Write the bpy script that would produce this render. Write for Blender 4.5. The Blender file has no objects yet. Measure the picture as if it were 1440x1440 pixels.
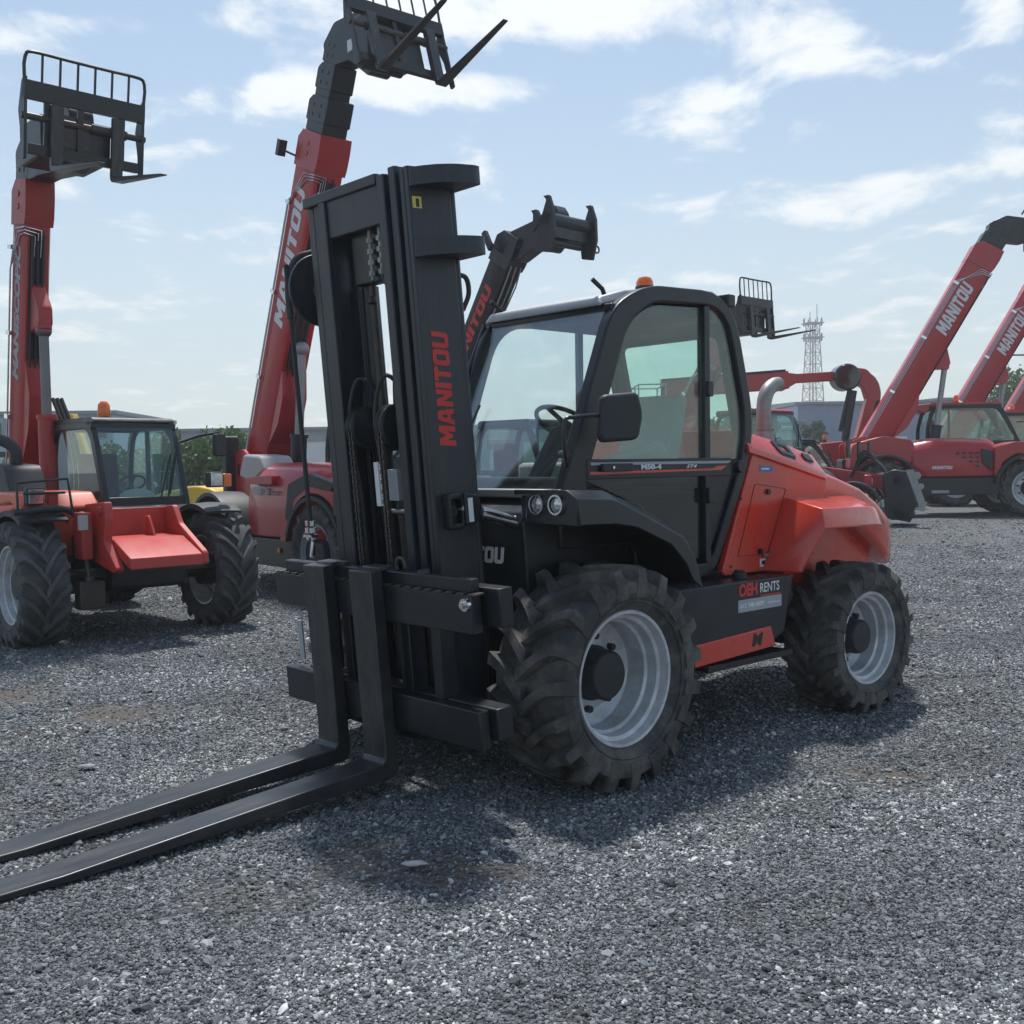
# Gravel machinery yard with a masted rough terrain forklift in front of parked telescopic handlers.
CLOUD_OFF = (3.1, 0.4, 0.0)
SKY_S = .090; SUN_S = 3.1; EXPO = .60; SKY_TINT = (.85, .98, 1.0)
HAZE_COL = (6.1, 6.6, 6.5, 1); CLOUD_COL = (8.0, 8.1, 8.0, 1); HAZE_D = .0014; HAZE_P = 4.2
CLOUDS = ((380, 25, 130, 45, .26), (560, 20, 120, 50, .22), (740, 40, 150, 70, .38), (960, 40, 210, 70, .40), (430, 130, 100, 30, .22), (640, 140, 270, 36, .33), (1020, 150, 70, 28, .22),
          (1210, 105, 160, 55, .34), (1400, 50, 60, 60, .26), (1400, 160, 60, 60, .34), (1200, 290, 140, 50, .26), (970, 300, 70, 35, .15), (270, 212, 80, 18, .24), (130, 430, 130, 50, .14), (110, 45, 130, 32, .22), (1250, 430, 220, 60, .10))
import bpy, bmesh, math, random
from mathutils import Vector, Matrix, noise
random.seed(7)
R_ = math.radians
scn = bpy.context.scene
COL = scn.collection
PI = math.pi

# ------------------------------------------------------------------ objects
def tag(o, label, cat, group=None):
    o['label'] = label; o['category'] = cat
    if group: o['group'] = group
    return o
def thing(name, label, cat, loc=(0, 0, 0), rz=0.0, group=None):
    o = bpy.data.objects.new(name, None); COL.objects.link(o)
    o.location = loc; o.rotation_euler = (0, 0, rz)
    o.empty_display_size = .2
    return tag(o, label, cat, group)

class MB:
    def __init__(s): s.v = []; s.f = []
    def add(s, vs, fs):
        n = len(s.v); s.v += [tuple(v) for v in vs]; s.f += [tuple(i + n for i in f) for f in fs]; return s
    def box(s, x0, x1, y0, y1, z0, z1):
        vs = [(x, y, z) for x in (x0, x1) for y in (y0, y1) for z in (z0, z1)]
        return s.add(vs, [(0, 1, 3, 2), (4, 6, 7, 5), (0, 4, 5, 1), (2, 3, 7, 6), (0, 2, 6, 4), (1, 5, 7, 3)])
    def prism(s, poly, axis, a0, a1):
        n = len(poly); vs = []
        for a in (a0, a1):
            for p in poly:
                vs.append({'x': (a, p[0], p[1]), 'y': (p[0], a, p[1]), 'z': (p[0], p[1], a)}[axis])
        fs = [tuple(range(n)), tuple(range(2 * n - 1, n - 1, -1))]
        fs += [(i, i + n, (i + 1) % n + n, (i + 1) % n) for i in range(n)]
        return s.add(vs, fs)
    def ring(s, po, pi, axis, a0, a1):
        n = len(po); vs = []
        for a in (a0, a1):
            for pl in (po, pi):
                for p in pl:
                    vs.append({'x': (a, p[0], p[1]), 'y': (p[0], a, p[1]), 'z': (p[0], p[1], a)}[axis])
        fs = []
        for i in range(n):
            j = (i + 1) % n
            fs += [(i, j, n + j, n + i), (2*n + i, 3*n + i, 3*n + j, 2*n + j), (i, 2*n + i, 2*n + j, j), (n + i, n + j, 3*n + j, 3*n + i)]
        return s.add(vs, fs)
    def beam(s, p0, p1, w, h, up=(0, 0, 1)):
        p0 = Vector(p0); p1 = Vector(p1); d = (p1 - p0).normalized(); up = Vector(up)
        a = d.cross(up)
        if a.length < 1e-4: a = d.cross(Vector((1, 0, 0)))
        a.normalize(); b = a.cross(d).normalized()
        vs = [p + a * (w / 2 * i) + b * (h / 2 * j) for p in (p0, p1) for i, j in ((-1, -1), (1, -1), (1, 1), (-1, 1))]
        return s.add(vs, [(0, 1, 2, 3), (7, 6, 5, 4), (0, 4, 5, 1), (1, 5, 6, 2), (2, 6, 7, 3), (3, 7, 4, 0)])
    def tube(s, pts, r, n=10, caps=True):
        pts = [Vector(p) for p in pts]; m = len(pts)
        rs = r if isinstance(r, (list, tuple)) else [r] * m
        vs = []; prev = None
        for i, p in enumerate(pts):
            t = ((pts[min(i + 1, m - 1)] - pts[max(i - 1, 0)])).normalized()
            if prev is None:
                a = t.cross(Vector((0, 0, 1)))
                if a.length < 1e-3: a = t.cross(Vector((1, 0, 0)))
            else:
                a = prev - t * prev.dot(t)
            a.normalize(); prev = a; b = t.cross(a)
            for k in range(n):
                q = 2 * PI * k / n
                vs.append(p + a * (rs[i] * math.cos(q)) + b * (rs[i] * math.sin(q)))
        fs = []
        for i in range(m - 1):
            for k in range(n):
                k2 = (k + 1) % n
                fs.append((i*n + k, i*n + k2, (i+1)*n + k2, (i+1)*n + k))
        if caps: fs += [tuple(range(n - 1, -1, -1)), tuple(range((m-1)*n, m*n))]
        return s.add(vs, fs)
    def cyl(s, p0, p1, r, r1=None, n=20): return s.tube([p0, p1], [r, r if r1 is None else r1], n)
    def lathe(s, prof, n=48, o=(0, 0, 0), axis='y', closed=False):
        vs = []; m = len(prof)
        for a, r in prof:
            for k in range(n):
                q = 2 * PI * k / n; c, d = r * math.cos(q), r * math.sin(q)
                v = {'y': (c, a, d), 'z': (c, d, a), 'x': (a, c, d)}[axis]
                vs.append((v[0] + o[0], v[1] + o[1], v[2] + o[2]))
        fs = []
        for i in range(m if closed else m - 1):
            i2 = (i + 1) % m
            for k in range(n):
                k2 = (k + 1) % n
                fs.append((i*n + k, i*n + k2, i2*n + k2, i2*n + k))
        return s.add(vs, fs)
    def ball(s, c, r, nu=16, nv=10):
        rx, ry, rz = r if isinstance(r, (list, tuple)) else (r, r, r)
        vs = [(c[0], c[1], c[2] + rz)]
        for j in range(1, nv):
            a = PI * j / nv
            for k in range(nu):
                q = 2 * PI * k / nu
                vs.append((c[0] + rx*math.sin(a)*math.cos(q), c[1] + ry*math.sin(a)*math.sin(q), c[2] + rz*math.cos(a)))
        vs.append((c[0], c[1], c[2] - rz)); fs = []
        for k in range(nu):
            k2 = (k + 1) % nu
            fs.append((0, 1 + k, 1 + k2)); b = 1 + (nv - 2) * nu
            fs.append((len(vs) - 1, b + k2, b + k))
            for j in range(nv - 2): fs.append((1 + j*nu + k, 1 + (j+1)*nu + k, 1 + (j+1)*nu + k2, 1 + j*nu + k2))
        return s.add(vs, fs)
    def loft(s, secs, caps=True):
        n = len(secs[0]); vs = [p for sec in secs for p in sec]; fs = []
        for i in range(len(secs) - 1):
            for k in range(n):
                k2 = (k + 1) % n
                fs.append((i*n + k, i*n + k2, (i+1)*n + k2, (i+1)*n + k))
        if caps: fs += [tuple(range(n - 1, -1, -1)), tuple(range((len(secs)-1)*n, len(secs)*n))]
        return s.add(vs, fs)
    def xf(s, M):
        s.v = [tuple(M @ Vector(v)) for v in s.v]; return s
    def mesh(s, name, mat, smooth=35):
        me = bpy.data.meshes.new(name); me.from_pydata(s.v, [], s.f)
        bm = bmesh.new(); bm.from_mesh(me); bmesh.ops.recalc_face_normals(bm, faces=bm.faces); bm.to_mesh(me); bm.free()
        if smooth:
            me.polygons.foreach_set('use_smooth', [True] * len(me.polygons))
            me.set_sharp_from_angle(angle=R_(smooth))
        if mat: me.materials.append(mat)
        return me
    def build(s, name, mat, parent=None, bevel=0, smooth=35, solid=0, seg=2, label=None):
        o = bpy.data.objects.new(name, s.mesh(name, mat, smooth)); COL.objects.link(o)
        if parent: o.parent = parent
        if label: o['label'] = label
        if solid:
            m = o.modifiers.new('Solidify', 'SOLIDIFY'); m.thickness = solid; m.offset = 0
        if bevel:
            m = o.modifiers.new('Bevel', 'BEVEL'); m.width = bevel; m.segments = seg; m.limit_method = 'ANGLE'; m.angle_limit = R_(32)
            m.harden_normals = False
        return o

def rpoly(pts, rad, seg=5):
    """round the corners of a 2D polygon"""
    n = len(pts); out = []
    for i, p in enumerate(pts):
        r = rad[i] if isinstance(rad, (list, tuple)) else rad
        p = Vector(p); a = Vector(pts[i - 1]); b = Vector(pts[(i + 1) % n])
        da = (a - p); db = (b - p); la, lb = da.length, db.length
        t = min(r, la * .45, lb * .45)
        q0 = p + da.normalized() * t; q1 = p + db.normalized() * t
        for k in range(seg + 1):
            u = k / seg
            out.append(tuple((q0 * (1 - u) ** 2 + p * (2 * u * (1 - u)) + q1 * u * u)))
    return out
def smooth_path(pts, seg=6):
    """Catmull-Rom through points"""
    P = [Vector(p) for p in pts]; P = [P[0] * 2 - P[1]] + P + [P[-1] * 2 - P[-2]]; out = []
    for i in range(1, len(P) - 2):
        for k in range(seg):
            t = k / seg
            out.append(.5 * ((2*P[i]) + (P[i+1]-P[i-1])*t + (2*P[i-1]-5*P[i]+4*P[i+1]-P[i+2])*t*t + (3*P[i]-P[i-1]-3*P[i+1]+P[i+2])*t**3))
    out.append(P[-2]); return out

# ------------------------------------------------------------------ materials
def mat(name, col, rough=.5, metal=0., spec=.5, coat=0., dirt=None, dirt_amt=0., dscale=3., bump=0., bscale=60., rvar=.08, stretch=None):
    m = bpy.data.materials.new(name); m.use_nodes = True; nt = m.node_tree; N = nt.nodes; L = nt.links
    b = N['Principled BSDF']
    tc = N.new('ShaderNodeTexCoord')
    nz = N.new('ShaderNodeTexNoise'); nz.inputs['Scale'].default_value = dscale; nz.inputs['Detail'].default_value = 7; nz.inputs['Roughness'].default_value = .65
    if stretch:
        mp = N.new('ShaderNodeMapping'); mp.inputs['Scale'].default_value = stretch; L.new(tc.outputs['Object'], mp.inputs[0]); L.new(mp.outputs[0], nz.inputs['Vector'])
    else: L.new(tc.outputs['Object'], nz.inputs['Vector'])
    b.inputs['Metallic'].default_value = metal; b.inputs['Specular IOR Level'].default_value = spec
    b.inputs['Coat Weight'].default_value = coat; b.inputs['Coat Roughness'].default_value = .12
    mr = N.new('ShaderNodeMapRange'); mr.inputs[1].default_value = .3; mr.inputs[2].default_value = .7
    mr.inputs[3].default_value = max(0, rough - rvar); mr.inputs[4].default_value = min(1, rough + rvar)
    L.new(nz.outputs['Fac'], mr.inputs[0]); L.new(mr.outputs[0], b.inputs['Roughness'])
    if dirt is None:
        dirt = tuple(c * .8 + .01 for c in col); dirt_amt = .5
    mx = N.new('ShaderNodeMix'); mx.data_type = 'RGBA'
    mx.inputs[6].default_value = (*col, 1); mx.inputs[7].default_value = (*dirt, 1)
    m2 = N.new('ShaderNodeMapRange'); m2.inputs[1].default_value = .42; m2.inputs[2].default_value = .75; m2.inputs[4].default_value = dirt_amt
    L.new(nz.outputs['Fac'], m2.inputs[0]); L.new(m2.outputs[0], mx.inputs[0]); L.new(mx.outputs[2], b.inputs['Base Color'])
    if bump:
        n2 = N.new('ShaderNodeTexNoise'); n2.inputs['Scale'].default_value = bscale; n2.inputs['Detail'].default_value = 4
        L.new(tc.outputs['Object'], n2.inputs['Vector'])
        bp = N.new('ShaderNodeBump'); bp.inputs['Strength'].default_value = bump; bp.inputs['Distance'].default_value = .01
        L.new(n2.outputs['Fac'], bp.inputs['Height']); L.new(bp.outputs[0], b.inputs['Normal'])
    return m
def glass(name, tint, refl=.06, rough=.0):
    m = bpy.data.materials.new(name); m.use_nodes = True; nt = m.node_tree; N = nt.nodes; L = nt.links
    N.remove(N['Principled BSDF']); out = N['Material Output']
    tr = N.new('ShaderNodeBsdfTransparent'); tr.inputs[0].default_value = (*tint, 1)
    gl = N.new('ShaderNodeBsdfGlossy'); gl.inputs['Roughness'].default_value = rough; gl.inputs[0].default_value = (1, 1, 1, 1)
    lw = N.new('ShaderNodeLayerWeight'); lw.inputs[0].default_value = .5
    pw = N.new('ShaderNodeMath'); pw.operation = 'POWER'; pw.inputs[1].default_value = 4; L.new(lw.outputs['Facing'], pw.inputs[0])
    ad = N.new('ShaderNodeMath'); ad.operation = 'MULTIPLY_ADD'; ad.use_clamp = True; ad.inputs[1].default_value = .7; ad.inputs[2].default_value = refl
    mx = N.new('ShaderNodeMixShader')
    L.new(pw.outputs[0], ad.inputs[0]); L.new(ad.outputs[0], mx.inputs[0]); L.new(tr.outputs[0], mx.inputs[1]); L.new(gl.outputs[0], mx.inputs[2])
    df = N.new('ShaderNodeBsdfDiffuse'); df.inputs[0].default_value = (.5, .5, .48, 1)      # film of dust
    tc = N.new('ShaderNodeTexCoord'); nz = N.new('ShaderNodeTexNoise'); nz.inputs['Scale'].default_value = 4; nz.inputs['Detail'].default_value = 8
    L.new(tc.outputs['Object'], nz.inputs['Vector'])
    mr = N.new('ShaderNodeMapRange'); mr.inputs[1].default_value = .35; mr.inputs[2].default_value = .8; mr.inputs[3].default_value = .008; mr.inputs[4].default_value = .05
    L.new(nz.outputs['Fac'], mr.inputs[0])
    m2 = N.new('ShaderNodeMixShader'); L.new(mr.outputs[0], m2.inputs[0]); L.new(mx.outputs[0], m2.inputs[1]); L.new(df.outputs[0], m2.inputs[2])
    L.new(m2.outputs[0], out.inputs[0]); return m

dust = (.16, .14, .12)
M_RED = mat('red_paint', (.64, .042, .020), .28, coat=.6, dirt=(.46, .085, .06), dirt_amt=.6, dscale=3.2, rvar=.14)
M_RED2 = mat('deep_red_paint', (.42, .014, .022), .36, coat=.25, dirt=(.42, .05, .05), dirt_amt=.6, dscale=1.7)
M_REDOLD = mat('faded_red_paint', (.40, .026, .026), .45, coat=.1, dirt=(.28, .06, .05), dirt_amt=.8, dscale=4)
M_ORANGE = mat('orange_red_paint', (.62, .10, .04), .4, coat=.2)
M_BLACK = mat('black_paint', (.008, .012, .017), .36, dirt=(.04, .039, .038), dirt_amt=.4, dscale=5)
M_MAST = mat('mast_black_paint', (.013, .019, .029), .38, dirt=(.060, .057, .055), dirt_amt=.6, dscale=3, stretch=(3, 3, .6))
M_PLAS = mat('black_plastic', (.020, .023, .028), .55, dirt=(.055, .055, .055), dirt_amt=.4)
M_GLOSSB = mat('gloss_black', (.012, .013, .014), .12, coat=.5, dirt=(.04, .04, .04), dirt_amt=.3)
M_STEEL = mat('worn_steel', (.045, .043, .042), .42, metal=.3, dirt=(.13, .085, .055), dirt_amt=.55, dscale=9)
M_TYRE = mat('tyre_rubber', (.050, .050, .051), .78, spec=.4, dirt=(.20, .185, .168), dirt_amt=.85, dscale=6, bump=.35, bscale=90)
M_TYREOLD = mat('dusty_tyre_rubber', (.062, .065, .068), .85, spec=.3, dirt=(.15, .15, .148), dirt_amt=.9, dscale=4, bump=.3)
M_RIM = mat('silver_rim_paint', (.58, .61, .65), .32, metal=.2, dirt=(.26, .25, .24), dirt_amt=.75, dscale=7)
M_CHROME = mat('chrome', (.72, .73, .75), .16, metal=1.)
M_GREY = mat('grey_metal', (.34, .35, .36), .45, metal=.5, dirt=(.25, .24, .22), dirt_amt=.5)
M_LGREY = mat('light_grey_plastic', (.42, .42, .41), .6)
M_GALV = mat('galvanised', (.30, .31, .31), .5, metal=.6, dirt=(.2, .15, .1), dirt_amt=.5, dscale=8)
M_SEAT = mat('grey_seat', (.46, .48, .48), .8, bump=.2)
M_AMBER = mat('amber_lens', (.85, .16, .01), .18, coat=.6, dirt=(.6, .09, .01), dirt_amt=.4)
M_LAMP = mat('lamp_glass', (.62, .64, .67), .08, metal=.7, dirt=(.15, .16, .17), dirt_amt=.9, dscale=25)
M_WHITE = mat('white_decal', (.72, .73, .75), .5)
M_DGREY = mat('grey_decal', (.36, .38, .42), .45)
M_REDTXT = mat('red_decal', (.60, .035, .03), .5)
M_YEL = mat('yellow_decal', (.75, .60, .12), .5)
M_YPAINT = mat('yellow_paint', (.70, .42, .03), .4, dirt=(.4, .3, .1), dirt_amt=.5)
M_BLUE = mat('blue_decal', (.06, .18, .42), .4)
M_NAVY = mat('navy_decal', (.03, .07, .25), .5)
M_FORK = mat('worn_black_fork', (.024, .026, .031), .36, dirt=(.085, .078, .072), dirt_amt=.7, dscale=3, metal=.15, stretch=(1.2, 7, 2))
M_GLASS = glass('tinted_glass', (.84, .95, .915), .05)
M_WSG = glass('windscreen_glass', (.90, .965, .945), .11)
M_DGLASS = glass('dark_glass', (.30, .34, .34), .10)
M_CLOTH = mat('grey_plastic_sheet', (.36, .36, .37), .35)

# ------------------------------------------------------------------ lettering
def text(name, body, mtl, parent, org, u, v, height=None, width=None, shear=0., bold=.02, anchor='l', th=.0015, spacing=1.):
    """letters as thin raised meshes; org = lower-left corner, u = reading direction, v = up of the letters"""
    c = bpy.data.curves.new(name, 'FONT'); c.body = body; c.size = 1; c.offset = bold; c.shear = shear; c.extrude = .02; c.space_character = spacing; c.resolution_u = 3
    t = bpy.data.objects.new(name, c); COL.objects.link(t)
    me = bpy.data.meshes.new_from_object(t.evaluated_get(bpy.context.evaluated_depsgraph_get()))
    bpy.data.objects.remove(t); bpy.data.curves.remove(c)
    xs = [q.co.x for q in me.vertices]; ys = [q.co.y for q in me.vertices]
    x0, x1, y0, y1 = min(xs), max(xs), min(ys), max(ys)
    sy = height / (y1 - y0); sx = (width / (x1 - x0)) if width else sy
    org = Vector(org); u = Vector(u).normalized(); v = Vector(v).normalized(); w = u.cross(v)
    off = {'l': 0, 'c': -.5, 'r': -1}[anchor] * (x1 - x0) * sx
    for q in me.vertices:
        X = (q.co.x - x0) * sx + off; Y = (q.co.y - y0) * sy; Z = (q.co.z / .04 + .5) * th
        q.co = org + u * X + v * Y + w * Z
    me.materials.clear(); me.materials.append(mtl); me.name = name
    o = bpy.data.objects.new(name, me); COL.objects.link(o); o.parent = parent
    return o

GLY = {'M': (1.2, [[(0,0),(0,1),(.32,1),(.5,.58),(.68,1),(1,1),(1,0),(.72,0),(.72,.52),(.57,.16),(.43,.16),(.28,.52),(.28,0)]]),
 'A': (1.0, [[(0,0),(.20,.88),(.30,1),(.5,1),(.5,.74),(.45,.74),(.39,.42),(.5,.42),(.5,.2),(.35,.2),(.31,0)], [(1,0),(.80,.88),(.70,1),(.5,1),(.5,.74),(.55,.74),(.61,.42),(.5,.42),(.5,.2),(.65,.2),(.69,0)]]),
 'N': (1.0, [[(0,0),(0,1),(.33,1),(.69,.44),(.69,1),(1,1),(1,0),(.69,0),(.31,.56),(.31,0)]]),
 'I': (.33, [[(0,0),(0,1),(1,1),(1,0)]]),
 'T': (.86, [[(0,1),(0,.75),(.33,.75),(.33,0),(.67,0),(.67,.75),(1,.75),(1,1)]]),
 'O': (.95, [[(.5,0),(.16,0),(0,.14),(0,.86),(.16,1),(.5,1),(.5,.77),(.36,.77),(.32,.7),(.32,.3),(.36,.23),(.5,.23)], [(.5,0),(.84,0),(1,.14),(1,.86),(.84,1),(.5,1),(.5,.77),(.64,.77),(.68,.7),(.68,.3),(.64,.23),(.5,.23)]]),
 'U': (.95, [[(0,1),(0,.14),(.16,0),(.84,0),(1,.14),(1,1),(.68,1),(.68,.3),(.64,.23),(.36,.23),(.32,.3),(.32,1)]])}
def block_text(body, mtl, parent, org, u, v, height, width, shear=0., anchor='l', th=.0015):
    """squared heavy capitals"""
    u = Vector(u).normalized(); v = Vector(v).normalized(); w = u.cross(v); org = Vector(org)
    tot = sum(GLY[c][0] for c in body) + .09 * (len(body) - 1); sx = width / tot; b = MB(); x = 0
    off = {'l': 0, 'c': -width/2, 'r': -width}[anchor]
    for c in body:
        gw, polys = GLY[c]
        for pl in polys:
            n = len(pl); base = [org + u * (off + (x + p[0]*gw)*sx + shear*p[1]*height) + v * (p[1]*height) for p in pl]
            b.add(base + [q + w*th for q in base], [tuple(range(n)), tuple(range(2*n-1, n-1, -1))] + [(i, (i+1) % n, (i+1) % n + n, i + n) for i in range(n)])
        x += gw + .09
    return b.build('lettering', mtl, parent, smooth=0)

# ------------------------------------------------------------------ wheels
_wc = {}
def tyre_mesh(R, rr, W, nl, lugh, curve, mtl, lw=.055, side=1, notch=False):
    b = MB(); rc = R - lugh
    prof = [(-.36*W, rr), (-.42*W, rr+.03), (-.47*W, rr + .35*(rc-rr)), (-.5*W, rr + .6*(rc-rr)), (-.485*W, rr + .85*(rc-rr)), (-.45*W, rc-.02), (-.36*W, rc-.004), (0, rc+.006)]
    prof = prof + [(-a, r) for a, r in prof[-2::-1]]
    b.lathe(prof, 72)
    def rcar(a):
        t = abs(a) / W
        return rc + .006 if t < .36 else rc - .004 - (t - .36) * 1.1 * W
    for sd in (-1, 1):
        for k in range(nl):
            th0 = 2 * PI * (k + (.5 if sd > 0 else 0)) / nl
            st = []
            for i, (t, dth, wf) in enumerate(((.505, .0, 1.15), (.47, 0, 1.1), (.40, -.02, 1.0), (.28, -.10, .95), (.14, -.24, 1.), (.0, -.40, 1.25), (-.045, -.44, 1.1))):
                a = sd * t * W; th = th0 + side * dth * curve
                st.append((a, th, wf))
            vs = []; m = len(st)
            for i, (a, th, wf) in enumerate(st):
                rt = R if i not in (0,) else R - .085
                rb = rcar(a) - .012 if i else rc - .10
                if i == 1: rt = R - .012
                if i == m - 1: rt = R - .006
                # width direction: circumferential plus slight
                for (r_, ww) in ((rb, lw * wf * 1.35), (rt, lw * wf)):
                    for sg in (-1, 1):
                        q = th + sg * ww / 2 / r_
                        vs.append((r_ * math.cos(q), a, r_ * math.sin(q)))
            fs = []
            for i in range(m - 1):
                p = i * 4; q = p + 4
                fs += [(p, p+2, q+2, q), (p+2, p+3, q+3, q+2), (p+3, p+1, q+1, q+3), (p+1, p, q, q+1)]
            fs += [(0, 1, 3, 2), ((m-1)*4, (m-1)*4+2, (m-1)*4+3, (m-1)*4+1)]
            b.add(vs, fs)
            if notch:   # shallow stiffening step between the shoulder ends of neighbouring lugs
                thm = th0 + PI / nl
                vs = []
                for a, r_ in ((sd*.47*W, rc-.02), (sd*.47*W, rc + lugh*.15), (sd*.33*W, rc + lugh*.12), (sd*.33*W, rc-.02)):
                    for sg in (-1, 1):
                        q = thm + sg * .32 * PI / nl
                        vs.append((r_ * math.cos(q), a, r_ * math.sin(q)))
                b.add(vs, [(0, 1, 3, 2), (2, 3, 5, 4), (4, 5, 7, 6), (0, 2, 4, 6), (1, 7, 5, 3)])
    # sidewall ribs
    for sd in (-1, 1):
        b.lathe([(sd*.478*W, rr+.055), (sd*.487*W, rr+.06), (sd*.478*W, rr+.067)], 72)
    return b.mesh('tyre', mtl, 40)
def rim_mesh(rr, W, mtl, depth=.5):
    b = MB(); d = .40*W - depth * W
    prof = [(.365*W, rr+.004), (.385*W, rr+.014), (.40*W, rr+.010), (.395*W, rr-.006), (.30*W, rr-.014), (.285*W, rr-.034), (.17*W, rr-.040), (.15*W, rr-.056),
            (d+.05*W, rr-.062), (d+.01*W, rr-.085), (d-.015*W, rr*.62), (d+.01*W, rr*.50), (d+.01*W, .02)]
    b.lathe(prof, 56)
    b.lathe([(d, rr-.075), (-.30*W, rr-.03), (-.385*W, rr-.002), (-.39*W, rr+.01)], 56)
    return b.mesh('wheel', mtl, 30)
def hub_mesh(rr, W, mtl, depth=.5, nb=8):
    b = MB(); d = .40*W - depth * W; rh = rr * .40
    b.lathe([(d, rh*1.08), (d+.035, rh*1.08), (d+.04, rh), (d+.13, rh*.96), (d+.145, rh*.86), (d+.15, 0.002)], 28)
    for k in range(nb):
        q = 2 * PI * (k + .3) / nb; r = rr * .57
        b.cyl((r*math.cos(q), d-.01, r*math.sin(q)), (r*math.cos(q), d+.035, r*math.sin(q)), .019, n=6)
    b.lathe([(-.2, rh*1.1), (d-.01, rh*1.1)], 20)
    return b.mesh('hub', mtl, 40)
def wheel(parent, x, y, R, rr, W, steer=0., nl=18, lugh=.04, curve=1., tm=None, rm=None, lw=.055, spin=0., depth=.5, camber=0):
    left = y > 0
    key = (R, rr, W, nl, lugh, curve, tm or M_TYRE, rm or M_RIM, lw, left, depth)
    if key not in _wc:
        # right-hand wheels are turned by 180 degrees, so their tread direction is reversed in the mesh
        _wc[key] = (tyre_mesh(R, rr, W, nl, lugh, curve, tm or M_TYRE, lw, 1 if left else -1), rim_mesh(rr, W, rm or M_RIM, depth), hub_mesh(rr, W, M_PLAS, depth))
    t, r, h = _wc[key]
    w = bpy.data.objects.new('wheel', r); COL.objects.link(w); w.parent = parent
    w.location = (x, y, R - .012); w.rotation_euler = (0, 0, steer + (0 if left else PI))
    for nm, me in (('tyre', t), ('hub', h)):
        o = bpy.data.objects.new(nm, me); COL.objects.link(o); o.parent = w
        o.rotation_euler = (0, spin, 0)
    return w
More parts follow.
